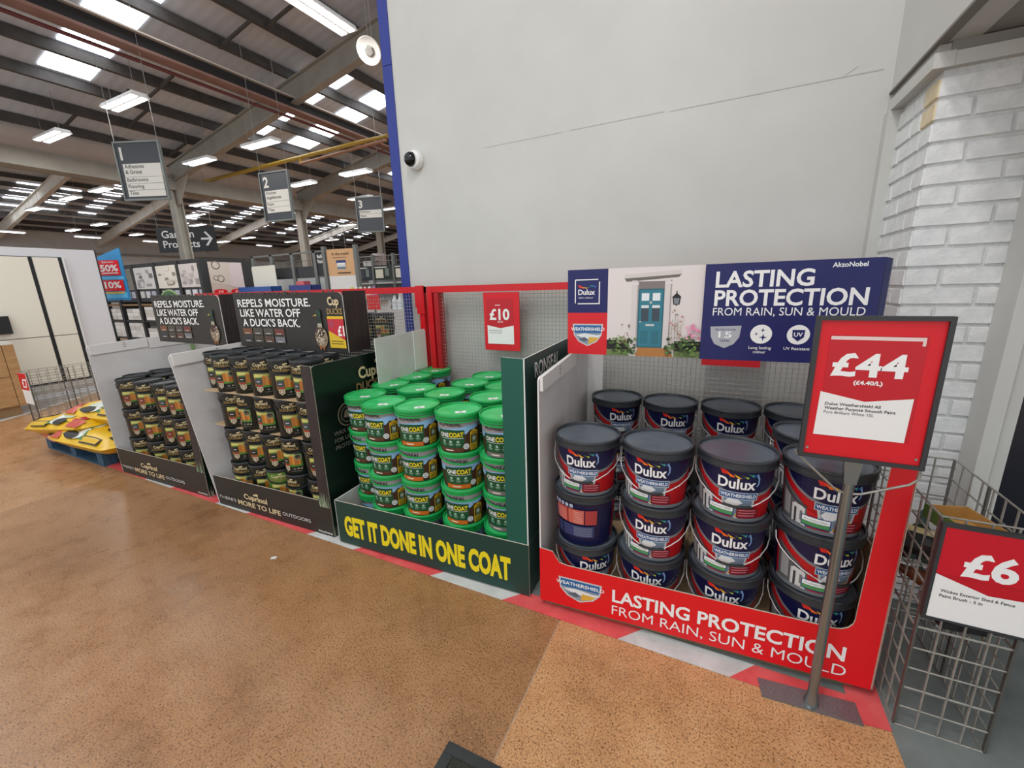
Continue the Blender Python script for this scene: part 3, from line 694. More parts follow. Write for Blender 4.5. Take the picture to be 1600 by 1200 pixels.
for c, (x, y) in enumerate(c2x):
    for k in range(4):
        if c == 0: x, y = (-3.075, -3.095, -3.115, -3.135)[k], (1.79, 1.77, 1.735, 1.70)[k]
        rz = tocam(x, y) + rng.uniform(-.35, .3) - .2 + (-.5 if (c, k) in ((2, 2), (3, 2), (4, 1), (4, 0)) else 0)
        ct(x, y, .1+k*CH+(0.004 if k > 1 else 0), rz, f'{tier4[k]} black tub, {six[c]} front stack in the black display beside the green one', 'black tubs beside the green display', v=(3 if k == 1 else 1 if c > 2 else 0), body=cu_green if (c, k) == (3, 0) else None)
for c, x in enumerate((-3.06, -2.86, -2.66, -2.46, -2.26)):
    ct(x, 1.84, .858+CH*0, tocam(x, 1.84)+rng.uniform(-.3, .3), f'{six[c]} black tub in the second row, under the duck header beside the green display', 'black tubs beside the green display')
c1x = [(-4.5, 1.73), (-4.385, 1.565), (-4.1, 1.6), (-3.87, 1.66), (-3.68, 1.6), (-3.46, 1.62)]
c1x = [(-4.53, 1.73), (-4.355, 1.635), (-4.1, 1.645), (-3.85, 1.655), (-3.645, 1.65), (-3.45, 1.66)]
for c, (x, y) in enumerate(c1x):
    for k in range(3):
        if c == 0: x += (2-k)*.02
        rz = tocam(x, y) + rng.uniform(-.3, .25) - .2
        ct(x, y, .085+k*.252, rz, f'{tier3[k]} black tub, {six[c]} front stack in the black display beside yellow sacks', 'black tubs beside the yellow sacks', v=(2 if c in (2, 4) else 1 if c == 1 and k == 1 else None))
for c, (x, y, nm) in enumerate(((-4.5, 1.93, 'left'), (-4.27, 1.845, 'middle'), (-4.0, 1.86, 'right'), (-4.42, 2.13, 'back left'), (-4.2, 2.08, 'back right'))):
    for k in range(3): ct(x, y, .085+k*.252, tocam(x, y)+rng.uniform(-.3, .3), f'{tier3[k]} black tub, {nm} rear stack in the display beside yellow sacks', 'black tubs beside the yellow sacks')

# ------------------------------------------------------------------ pallets
def pallet(x0, y0, w, d, h, wood, label):
    p = thing('pallet', label, 'pallet', (x0, y0, 0))
    tb, bb = G().box(0, 0, 0, w, .1, .018, wood).mesh('top_board'), G().box(0, 0, 0, w, .1, .016, wood).mesh('bottom_board')
    bl = G().box(0, 0, 0, .11, .1, h-.034, wood).mesh('block')
    for i in range(6): link('top_board', tb, p, (0, i*(d-.1)/5, h-.018))
    for i in range(3):
        link('bottom_board', bb, p, (0, i*(d-.1)/2, 0))
        for j in range(3): link('block', bl, p, (j*(w-.11)/2, i*(d-.1)/2, .016))
    return p
pallet(-.638, 1.588, 1.2, .95, .085, WOODP, 'worn wooden pallet under the red paint display').rotation_euler.z = math.radians(3.2)
pallet(-6.1, 1.5, 1.22, .8, .13, BLUEW, 'blue wooden pallet under the yellow sacks')

# ------------------------------------------------------------------ red display box
def roundpts(c, r, a0, a1, n=5): return [(c[0]+r*math.cos(math.radians(a0+(a1-a0)*i/n)), c[1]+r*math.sin(math.radians(a0+(a1-a0)*i/n))) for i in range(n+1)]
EDGE = M('#c9bfae', .7)
a = math.radians(3.2)
db = thing('display_box', 'red cardboard display box reading LASTING PROTECTION, with navy header', 'display box', (-.655, 1.56, 0), a)
L = 1.265; z0 = .035
front = [(0, z0), (L, z0+.0), (L-.002, .905), (L-.07, .905)] + [(L-.085, .36)] + roundpts((L-.14, .31), .055, 0, -90, 4) + [(.13, .252), (.095, .258), (.075, .285), (.062, .308), (0, .314)]
REDC = M('#dc0c18', .42)
fp = slab('front_panel', db, front, (0, 0, 0), X, Z, -Y, .006, REDC, KRAFT, EDGE)
P = Print()
def shield(P, u, v, w, h, txt=True):
    s_ = lambda pts: [(u+x*w, v+y*h) for x, y in pts]
    P.poly(s_([(-.5, 1), (.5, 1), (.46, .5), (.3, .2), (0, 0), (-.3, .2), (-.46, .5)]), M('#c3c6c8', .4))
    P.poly(s_([(-.45, .94), (.45, .94), (.42, .5), (.27, .24), (0, .06), (-.27, .24), (-.42, .5)]), M('#8593a0', .4))
    P.poly(s_([(-.44, .6), (.44, .6), (.45, .94), (-.45, .94)]), M('#1f6199', .4))
    P.poly(s_([(-.41, .5), (-.1, .58), (.3, .5), (.42, .53), (.42, .5), (.27, .24), (.1, .3), (-.2, .4)]), M('#dde0e1', .4))
    P.poly(s_([(.02, .1), (.27, .24), (.36, .4), (.05, .42)]), M('#d7a93f', .4)); P.poly(s_([(-.3, .3), (-.1, .2), (.02, .3), (-.1, .42)]), M('#55606e', .4))
    if txt: P.text('WEATHERSHIELD', u, v+h*.7, h*.14, WHITE, w=w*1.1, al='C', bold=.02)
shield(P, .19, .075, .2, .115)
P.text('LASTING PROTECTION', .335, .128, .058, WHITE, w=.835, bold=.025); P.text('FROM RAIN, SUN & MOULD', .335, .062, .046, WHITE, w=.845, bold=-.004)
P.flat((0, 0, 0)).build('printed_lettering', fp)
side = [(0, z0), (.98, z0), (.98, 1.15), (.6, 1.14), (.02, 1.118), (.003, 1.105)]
ls = slab('side_panel', db, side, (.006, 0, 0), Y, Z, X, .006, CARDW, CARDW, M('#e4e2df', .6))
slab('folded_edge', ls, [(.01, 1.058), (.58, 1.066), (.58, 1.143), (.01, 1.12)], (.022, 0, 0), Y, Z, X, .014, M('#dddbd8', .55))
P = Print(); rc = M('#4e5a52', .6)
def recycle(P, u, v, s, m):
    for k in range(3):
        t = math.radians(90+120*k); P.poly([(u+s*math.cos(t+q)*r, v+s*math.sin(t+q)*r) for q, r in ((-.7, 1), (.35, 1.05), (.6, .8), (.3, .6), (-.6, .6))], m)
    P.rect(u-s*.8, v-s*1.7, u+s*.8, v-s*1.5, m); P.rect(u-s*.5, v-s*2.1, u+s*.5, v-s*1.9, m)
recycle(P, .27, 1.108, .014, rc); P.flat((.022, 0, 0), Y, Z, X).build('recycling_mark', ls)
slab('back_flap', db, [(.006, .3), (.1, .3), (.1, 1.15), (.006, 1.15)], (0, .93, 0), X, Z, -Y, .005, CARDW)
slab('side_panel', db, [(0, z0), (.98, z0), (.98, .5), (.2, .5), (.06, .88), (0, .905)], (L-.006, 0, 0), Y, Z, -X, .006, KRAFT, REDC, EDGE)
G().box(.008, .01, .086, L-.014, .96, .09, KRAFT).build('base_tray', db)
# header board of the red display
HY, HZ, HW, HH = .44, 1.15, 1.245, .408
hd = slab('header_board', db, [(0, 0), (HW-.03, .002)] + roundpts((HW-.03, .03), .0, 0, 0, 1) + [(HW-.03, HH), (0, HH)], (.012, HY, HZ), X, Z, -Y, .008, NAVY, CARDW, M('#c9cad2', .6))
g = G(); n = 6
pr = [(HW-.03+.012 + .045*math.sin(PI/2*i/n), HY + .06*(1-math.cos(PI/2*i/n))) for i in range(n+1)]
for i in range(n): g.add([(pr[i][0], pr[i][1], HZ), (pr[i+1][0], pr[i+1][1], HZ), (pr[i+1][0], pr[i+1][1], HZ+HH-.002*i), (pr[i][0], pr[i][1], HZ+HH-.002*i)], [(0, 1, 2, 3)], M('#0e185c', .4))
g.build('curved_end', hd)
P = Print(); rd = M('#d3121d', .42)
P.rect(0, 0, .195, .204, rd); P.rect(0, .204, .195, HH, NAVY)
shield(P, .1, .04, .15, .11)
lg = WHITE
# rounded logo outline
for q in ((.035, .25, .04, .362), (.152, .25, .157, .35), (.04, .358, .148, .363), (.05, .245, .157, .25)): P.rect(*q, lg)
P.text('Dulux', .052, .29, .024, lg, w=.082, bold=.02); P.text("let's colour", .055, .272, .008, lg, w=.07)
for (x0_, y0_, x1_, y1_, m) in ((.05, .337, .066, .322, '#d8281f'), (.064, .33, .08, .32, '#ec6a1a'), (.078, .326, .096, .32, '#f2b51d'), (.094, .328, .11, .324, '#6fae4a'), (.108, .335, .126, .328, '#2f8fa0'), (.124, .334, .138, .322, '#2b5fae')): P.poly([(x0_, y0_), (x1_, y0_-.004), (x1_, y1_), (x0_+.008, y1_)], M(m, .4))
# print of a house front: wall, canopy, door, lantern, plants
P.rect(.195, 0, .61, HH, M('#dcd4d0', .5)); P.rect(.195, .0, .61, .03, M('#6f7f4e', .6))
P.rect(.195, .03, .61, .075, M('#1c1b1a', .6)); P.rect(.3, .0, .5, .08, M('#cfc6c0', .5)); P.poly([(.33, .0), (.5, 0), (.47, .045), (.34, .045)], M('#b0763e', .6))
P.poly([(.27, .36), (.515, .372), (.513, .39), (.27, .378)], M('#cfc8c2', .5)); P.poly([(.28, .345), (.505, .36), (.515, .372), (.27, .36)], M('#6b6660', .5))
for u in (.305, .448): P.rect(u, .04, u+.03, .35, M('#d3cbc8', .5)); P.rect(u+.024, .04, u+.03, .35, M('#a69f9b', .5)); P.rect(u-.004, .33, u+.034, .342, M('#dad3cf', .5))
P.rect(.335, .31, .448, .345, M('#7d7671', .5)); P.rect(.335, .042, .448, .312, M('#23606f', .45)); P.rect(.342, .048, .441, .306, M('#2d7889', .45))
for u in (.35, .398):
    P.rect(u, .258, u+.033, .292, M('#dfe5e6', .3)); P.rect(u, .165, u+.033, .235, M('#35424c', .3)); P.rect(u, .225, u+.033, .238, M('#d4dcde', .3)); P.rect(u, .06, u+.033, .12, M('#276b7b', .45))
P.rect(.372, .143, .41, .152, M('#c3c6c4', .35)); P.disc(.391, .25, .006, M('#b9bbb8', .35), 10); P.rect(.343, .16, .352, .164, M('#c3c6c4', .35))
P.poly([(.487, .24), (.513, .24), (.517, .272), (.483, .272)], M('#191a1d', .5)); P.poly([(.48, .272), (.52, .272), (.5, .292)], M('#191a1d', .5)); P.rect(.498, .235, .502, .3, M('#191a1d', .5)); P.poly([(.491, .243), (.509, .243), (.512, .268), (.488, .268)], M('#7c8288', .4))
r2 = random.Random(5)
def plant(P, u0, u1, v0, v1, n, cols_, s=.009):
    for _ in range(n):
        u, v = r2.uniform(u0, u1), v0+(v1-v0)*r2.random()**1.5; b = s*r2.uniform(.6, 1.3); P.poly([(u-b, v), (u, v-b*.6), (u+b, v), (u, v+b)], M(r2.choice(cols_), .6))
plant(P, .205, .33, .008, .085, 60, ('#4c6a34', '#5f7f40', '#31491f', '#7c934f')); plant(P, .25, .3, .06, .15, 14, ('#b78a90', '#8a7a62', '#c9a3a6'), .006)
plant(P, .465, .6, .012, .1, 70, ('#4c6a34', '#3d5a2a', '#6a8a45', '#2a4019')); plant(P, .545, .605, .09, .15, 24, ('#d98aa8', '#e3a6bd', '#4c6a34', '#c86e92')); plant(P, .47, .53, .09, .22, 22, ('#b59a92', '#9a8f72', '#c4868c'), .006)
for k in range(5): P.rect(.475+k*.012, .08, .4765+k*.012, .2-abs(k-2)*.025, M('#6b6650', .6))
# navy panel
P.rect(.61, 0, HW-.03, HH, NAVY)
P.text('LASTING', .652, .312, .062, lg, w=.35, bold=.024); P.text('PROTECTION', .652, .235, .062, lg, w=.53, bold=.024); P.text('FROM RAIN, SUN & MOULD', .65, .193, .032, lg, w=.53, bold=0)
P.text('AkzoNobel', .98+.13, .378, .017, lg, w=.11, al='C', bold=.02)
P.poly([(.645, .145), (.765, .15), (.76, .1), (.74, .07), (.705, .052), (.665, .07), (.65, .1)], M('#a9abb1', .3, .3)); P.text('PROTECTS FOR', .705, .128, .008, NAVY, w=.08, al='C', bold=.01); P.text('15', .705, .098, .026, WHITE, w=.052, al='C', bold=.01); P.text('YEARS', .705, .08, .009, NAVY, w=.042, al='C', bold=.01)
for u, t_ in ((.84, ('Long lasting', 'colour')), (.972, ('UV Resistant', '')), (1.1, ('Mould', 'resistant'))):
    P.disc(u, .115, .04, lg, 24); P.text(t_[0], u, .052, .012, lg, al='C', bold=.005)
    if t_[1]: P.text(t_[1], u, .034, .012, lg, al='C', bold=.005)
for (u, v, s_) in ((.848, .102, .016), (.845, .132, .01), (.822, .116, .008)): P.poly([(u+s_*(1 if k % 2 == 0 else .28)*math.cos(PI/4*k), v+s_*(1 if k % 2 == 0 else .28)*math.sin(PI/4*k)) for k in range(8)], NAVY)
P.poly([(.95, .135), (.994, .135), (.992, .105), (.972, .088), (.952, .105)], NAVY); P.text('UV', .972, .108, .016, lg, al='C', bold=.02)
P.disc(1.1, .115, .022, NAVY, 12)
P.flat((.012, HY, HZ), step=.00008).build('printed_face', hd)

# ------------------------------------------------------------------ green display box
a = math.radians(2.1)
gb = thing('display_box', 'dark green cardboard display box reading GET IT DONE IN ONE COAT', 'display box', (-1.962, 1.535, 0), a)
L = 1.242; GRN = M('#123a33', .4); GRN2 = M('#0d5346', .42)
fp = slab('front_panel', gb, [(0, .012), (L, .012), (L, .292), (0, .285)], (0, 0, 0), X, Z, -Y, .006, GRN, CARDW, EDGE)
P = Print(); P.text('GET IT DONE IN ONE COAT', .06, .075, .115, M('#e6d21a', .45), w=1.085, bold=.05); P.rect(.5, .015, .5015, .285, M('#1d4a41', .5)); P.flat((0, 0, 0)).build('printed_lettering', fp)
ls = slab('side_panel', gb, [(0, .012), (1.02, .012), (1.02, 1.19), (.475, 1.185), (.475, .6), (.4, .29), (0, .285)], (.006, 0, 0), Y, Z, X, .006, CARDW, GRN, M('#e4e4df', .6))
slab('folded_board', ls, [(.0, .9), (.15, .9), (.15, 1.183), (.0, 1.185)], (.012, .87, 0), Y, Z, X, .005, M('#dcdfdb', .6))
pp = slab('corner_post', gb, [(L-.115, .29), (L-.008, .292), (L-.008, 1.188), (L-.115, 1.193)], (0, .008, 0), X, Z, -Y, .006, GRN2, CARDW, M('#cfd3cf', .6))
rs = slab('side_panel', gb, [(0, .012), (1.0, .012), (1.0, 1.2), (0, 1.19)], (L, .002, 0), Y, Z, X, .006, GRN, CARDW, M('#dfe2de', .6))
P = Print(); P.text('RONSEAL', .12, 1.085, .066, M('#d6d8d2', .5), w=.36, bold=.02); P.rect(0, .292, 1, .296, M('#6f8d85', .5)); P.flat((L, .002, 0), Y, Z, X).build('printed_lettering', rs)
slab('fold_tab', gb, [(-.005, .05), (.02, .05), (.02, .2), (-.005, .2)], (-.008, .02, 0), Y, Z, -X, .004, M('#e2e2de', .6))
G().box(.008, .01, .01, L-.008, 1.0, .088, KRAFT).build('base_tray', gb)

# ------------------------------------------------------------------ black display boxes
DK = mat_two('dark_printed_card', '#211e1a', '#282520', 3, .5); DKG = mat_two('dark_green_printed_card', '#0b1611', '#12241c', 1.5, .35); BRN = mat_two('dark_wood_print', '#241d1b', '#32282a', 4, .5, stretch=(14, 14, 1))
LCR = M('#d9c49a', .45); LWH = M('#dcdad5', .5); HTX = M('#efeeea', .5)
def grass(P, u0, u1, v, h, n):
    for k in range(n):
        u = r2.uniform(u0, u1); hh = h*r2.uniform(.4, 1); d = r2.uniform(-.01, .01); P.poly([(u-.003, v), (u+.003, v), (u+d, v+hh)], M(r2.choice(('#9aa88a', '#77876a', '#b3bda6', '#5d6c52')), .6))
def black_display(loc, a, L, label, hx, hw, lean, price, tip):
    VL = Vector((tip, 0, 1))
    b = thing('display_box', label, 'display box', loc, a)
    fp = slab('front_panel', b, [(0, .0), (L, .0), (L, .22), (L, 1.085), (L-.08, 1.085), (L-.085, .27)] + roundpts((L-.11, .262), .025, 0, -90, 3) + [(.03, .225), (-.02, .225)], (0, 0, 0), X, Z, -Y, .006, DK, KRAFT, EDGE)
    P = Print(); P.poly([(L-.082, .25), (L-.002, .24), (L-.002, 1.085), (L-.08, 1.085)], BRN); grass(P, L-.085, L-.005, .2, .11, 26)
    P.text('Cuprinol', L*.375, .107, .036, LCR, w=.24, al='C', bold=.03); P.disc(L*.375+.02, .155, .016, LCR, 10, .01); P.disc(L*.375-.005, .15, .012, LCR, 10, .008)
    P.text("THERE'S", .02, .058, .022, LWH, w=.19, bold=-.002); P.text('MORE TO LIFE', .23, .05, .034, LCR, w=.44, bold=.025); P.text('OUTDOORS', .69, .062, .024, LWH, w=.26, bold=-.002)
    P.text('AkzoNobel', L-.13, .02, .013, LWH, w=.12, bold=.02)
    P.flat((0, 0, 0)).build('printed_lettering', fp)
    ls = slab('side_panel', b, [(0, 0), (1.0, 0), (1.0, 1.13), (.42, 1.125), (-lean+.02, 1.11), (-lean, 1.09)], (.003, 0, 0), Y, VL, X, .006, CARDW, DKG, M('#dedcd8', .6))
    slab('folded_edge', ls, [(-lean+.015, 1.03), (.42, 1.045), (.42, 1.123), (-lean+.015, 1.108)], (.016, 0, 0), Y, VL, X, .012, M('#dcdad7', .55))
    slab('folded_edge', ls, [(.43, 1.03), (1.0, 1.04), (1.0, 1.128), (.43, 1.125)], (.014, 0, 0), Y, VL, X, .01, M('#d8d6d3', .55))
    P = Print(); recycle(P, .25, 1.095, .014, rc); P.flat((.016, 0, 0), Y, VL, X).build('recycling_mark', ls)
    rs = slab('side_panel', b, [(0, 0), (1.0, 0), (1.0, 1.09), (0.02, 1.085), (0, 1.07)], (L, .002, 0), Y, Z, X, .006, DKG, CARDW, M('#8f948c', .6))
    P = Print(); grass(P, .0, .5, .0, .1, 60); P.text('Cuprinol', .34, .94, .07, LCR, w=.33, bold=.03); P.disc(.52, 1.03, .026, LCR, 10, .018); P.disc(.545, 1.045, .02, LCR, 10, .014)
    P.text('DUCKSBACK', .31, .86, .052, M('#8a7349', .5), w=.42, bold=.03)
    P.disc(.21, .745, .075, M('#8d8468', .5), 24); P.disc(.21, .745, .068, M('#151f1a', .5), 24); P.disc(.21, .745, .05, M('#8d8468', .5), 20); P.disc(.21, .745, .046, M('#151f1a', .5), 20); P.poly([(.18, .73), (.23, .72), (.25, .74), (.22, .75), (.215, .775), (.195, .77)], M('#8d8468', .5))
    for i, t_ in enumerate(('WAX ENRICHED', 'FOR UP TO 5 YEAR', 'PROTECTION')): P.text(t_, .09, .635-i*.045, .026, M('#77776f', .5), bold=.01)
    P.flat((L, .002, 0), Y, Z, X).build('printed_lettering', rs)
    G().box(.008, .01, .01, L-.008, .62, .083, KRAFT).build('base_tray', b)
    hy, hz, hh = .345, 1.115, .385
    h = slab('header_board', b, [(0, 0), (hw, -.01), (hw, hh-.05)] + roundpts((hw-.035, hh-.05), .035, 0, 90, 4) + [(0, hh)], (hx, hy, hz), X, Z, -Y, .006, DK, CARDW, M('#e2e0db', .6))
    G().box(hx+hw-.004, hy+.006, hz-.01, hx+hw+.001, hy+.2, hz+hh-.01, BRN).build('header_end', h)
    k = hw/1.06 if price else hw/.9
    P = Print()
    for i in range(30):
        u = r2.uniform(.01, hw-.06); P.poly([(u, hh-.02), (u+.02, hh-.02), (u+.017, hh-.002), (u+.002, hh-.002)], M(r2.choice(('#3a3430', '#453d38', '#2a2623')), .5))
    tw = .73 if price else .68
    for i, (t_, f) in enumerate((('REPELS MOISTURE.', 1), ('LIKE WATER OFF', .84), ("A DUCK'S BACK.", .8))): P.text(t_, .045+i*.012, .285-i*.068, .05, HTX, w=tw*f, bold=.018)
    for i in range(8):
        u, v = .055+(i % 4)*.112, .09-(i//4)*.054
        P.rect(u, v, u+.1, v+.044, M('#57503f', .5)); P.rect(u+.003, v+.003, u+.097, v+.041, M(('#7a4428', '#4a463a', '#4a4640', '#6e3028', '#2c2930', '#463b33', '#5a3a30', '#77747a')[i], .5)); P.rect(u+.02, v+.006, u+.07, v+.011, M('#cfc8b8', .5))
    du_ = .84 if price else .8
    P.disc(du_, .085, .055, M('#8d7a62', .5), 18, .07); P.disc(du_-.005, .125, .04, M('#4a3327', .5), 16, .04)
    for i in range(26): P.disc(du_+r2.uniform(-.045, .045), .085+r2.uniform(-.05, .055), .006, M(r2.choice(('#c9b89a', '#3a2a20', '#e0d6c4')), .5), 6)
    P.poly([(du_-.02, .15), (du_+.02, .15), (du_+.018, .21), (du_-.012, .21)], M('#a9a48f', .5)); P.poly([(du_-.016, .175), (du_+.018, .175), (du_+.018, .23), (du_-.012, .23)], M('#12291f', .5)); P.disc(du_, .24, .021, M('#173a2a', .5), 12, .026); P.poly([(du_-.02, .235), (du_-.055, .222), (du_-.018, .222)], M('#b99a35', .5))
    P.rect(du_-.02, .005, du_-.008, .03, M('#b5622a', .5)); P.rect(du_+.01, .005, du_+.022, .03, M('#b5622a', .5))
    if price:
        P.text('Cuprinol', .9+.035, .295, .045, LCR, bold=.03, w=.3) if False else None
        P.text('Cup', .935, .292, .048, LCR, w=.095, bold=.03); P.text('DUCKS', .92, .235, .034, TAN, w=.13, bold=.03)
        P.rect(.915, .02, hw-.003, .222, M('#d8b41c', .45)); P.poly([(.915, .13), (hw-.003, .07), (hw-.003, .205), (.915, .205)], M('#c01c2e', .45)); P.disc(.945, .172, .022, M('#a3354e', .45), 14); P.text('£1', .995, .1, .06, HTX, w=.055, bold=.03); P.lines(.93, .06, hw-.02, 2, .016, .006, M('#5d4a12', .5))
    P.flat((hx, hy, hz), step=.0001).build('printed_face', h)
    return b
b2 = black_display((-3.17, 1.525, 0), math.radians(1.6), 1.14, 'black cardboard display of stain tubs with a duck header, beside the green display', .03, 1.055, .06, True, -.115)
G().box(.03, .05, .6, 1.04, .44, .604, KRAFT).build('card_tray', b2); G().box(.03, .03, .852, 1.04, .42, .856, KRAFT).build('card_tray', b2)
b1 = black_display((-4.575, 1.515, 0), math.radians(1.4), 1.235, 'black cardboard display of stain tubs with a smaller duck header, beside yellow sacks', .31, .91, .0, False, -.075)

# ------------------------------------------------------------------ wire baskets, brushes, £6 sign
def basket(x0, y0, label, h=.79, w=.222, d=.53, zf=.4):
    b = thing('wire_basket', label, 'wire basket', (x0, y0, 0))
    r = .0032
    def grid(nm, O, U, V, lu, lv, nu, nv, rr=r):
        g = G(); O = Vector(O)
        for i in range(nu+1): p = O+U*(lu*i/nu); g.rod(p, p+V*lv, rr, STEEL, 5)
        for j in range(nv+1): p = O+V*(lv*j/nv); g.rod(p, p+U*lu, rr, STEEL, 5)
        o = g.build(nm, b); return o
    grid('front_grid', (0, 0, .003), X, Z, w, h-.003, 4, 10); grid('rear_grid', (0, d, .003), X, Z, w, h-.003, 4, 10)
    grid('side_grid', (0, 0, .003), Y, Z, d, h-.003, 8, 10); grid('side_grid', (w, 0, .003), Y, Z, d, h-.003, 8, 10)
    grid('basket_floor', (0, 0, zf), X, Y, w, d, 5, 12, .002)
    for x in (0, w):
        for y in (0, d*.55, d): G().bar((x, y, .01), (x, y, h), .012, .006, M('#6c6a64', .4, .6)).build('upright', b)
    for y in (0, d): G().tube([(0, y, .16), (.0, y+.01, .15), (w, y+.01, .15)], .004, STEEL, 6).build('hook_rail', b)
    return b
basket(.648, 1.552, 'tall narrow wire basket of brushes by the white brick pillar')
gk, br_, tanb, bris = M('#17382e', .45), M('#6f3d1c', .5), M('#b58a4e', .5), M('#1a1a1b', .7)
def brush(x, y, z, rz, tilt, label, hand, pack):
    b = thing('paint_brush', label, 'brush', (x, y, z), rz); b.rotation_euler = (tilt, 0, rz)
    G().box(-.055, -.1, -.012, .055, .0, .012, bris).build('bristles', b)
    G().box(-.058, -.005, -.013, .058, .03, .013, pack).build('ferrule', b)
    G().lathe([(.03, .03), (.02, .06), (.013, .1), (.016, .15), (.009, .17)], 10, hand).build('handle', b, smooth=True).rotation_euler = (-PI/2, 0, 0)
    return b
for args in ((.715, 1.62, .60, -.5, -.9, 'dark bristle fence brush with green handle, uppermost in the basket', gk, M('#33473a', .5)), (.73, 1.86, .56, -.4, .2, 'fence brush with tan card sleeve at the back of the basket heap', gk, M('#c9b784', .6)),
             (.74, 1.72, .46, 1.2, .2, 'fence brush lying flat low in the basket, brown handle', br_, M('#8d8b86', .4)), (.72, 1.95, .45, 2.0, .2, 'fence brush with brown handle at the back of the basket', br_, M('#33473a', .5)),
             (.75, 1.66, .43, .1, .1, 'fence brush with green handle on the basket floor near its front', gk, M('#8d8b86', .4))): brush(*args)
bx = thing('brush_box', 'open tan cardboard tray standing on the brushes in the wire basket', 'box', (.775, 1.7, .68), .25)
G().box(-.06, -.09, 0, .06, .09, .004, tanb).box(-.06, -.09, 0, -.056, .09, .045, tanb).box(.056, -.09, 0, .06, .09, .045, tanb).box(-.06, .086, 0, .06, .09, .045, tanb).box(-.06, -.09, 0, .06, -.086, .045, tanb).build('tray', bx); G().box(-.0645, -.09, 0, -.0605, .09, .05, M('#5d7a3c', .5)).build('printed_side', bx)
s6 = thing('price_sign', 'red and white £6 price sign on the front of the wire basket', 'sign', (.645, 1.53, .455), 0)
g = G()
for q in ((0, 0, .26, .008), (0, .315, .26, .325), (0, .008, .009, .315), (.251, .008, .26, .315)): g.box(q[0], -.004, q[1], q[2], .012, q[3], DARKF)
g.build('frame', s6); G().box(.005, .0, .005, .255, .006, .32, DKRED).build('board', s6)
P = Print(); P.rect(.008, .16, .253, .318, M('#c4061f', .4)); P.poly([(.006, .004), (.254, .004), (.254, .125), (.13, .118), (.006, .16)], PAPER)
P.text('£6', .062, .17, .074, WHITE, w=.118, bold=.035); P.text('Wickes Exterior Shed & Fence', .028, .1, .0095, TXTK, w=.16, bold=.02); P.text('Paint Brush - 5 in', .028, .083, .0095, TXTK, w=.095, bold=.02)
P.flat((0, -.001, 0), base=.0012).build('price_card', s6)
b0 = basket(-7.27, 1.74, 'wire basket beyond the yellow sacks, on the brown floor by the kitchen units', h=.68, d=.62, w=.22)
sx = thing('price_sign', 'small red and white price card on the end of the far wire basket', 'sign', (-7.27, 1.733, .3))
G().box(-.01, -.006, .0, .22, 0, .37, PAPER).build('board', sx)
P = Print(); P.rect(-.01, .17, .22, .37, RED); P.text('£7', .05, .2, .1, WHITE, bold=.03); P.flat((0, -.006, 0)).build('price_card', sx)

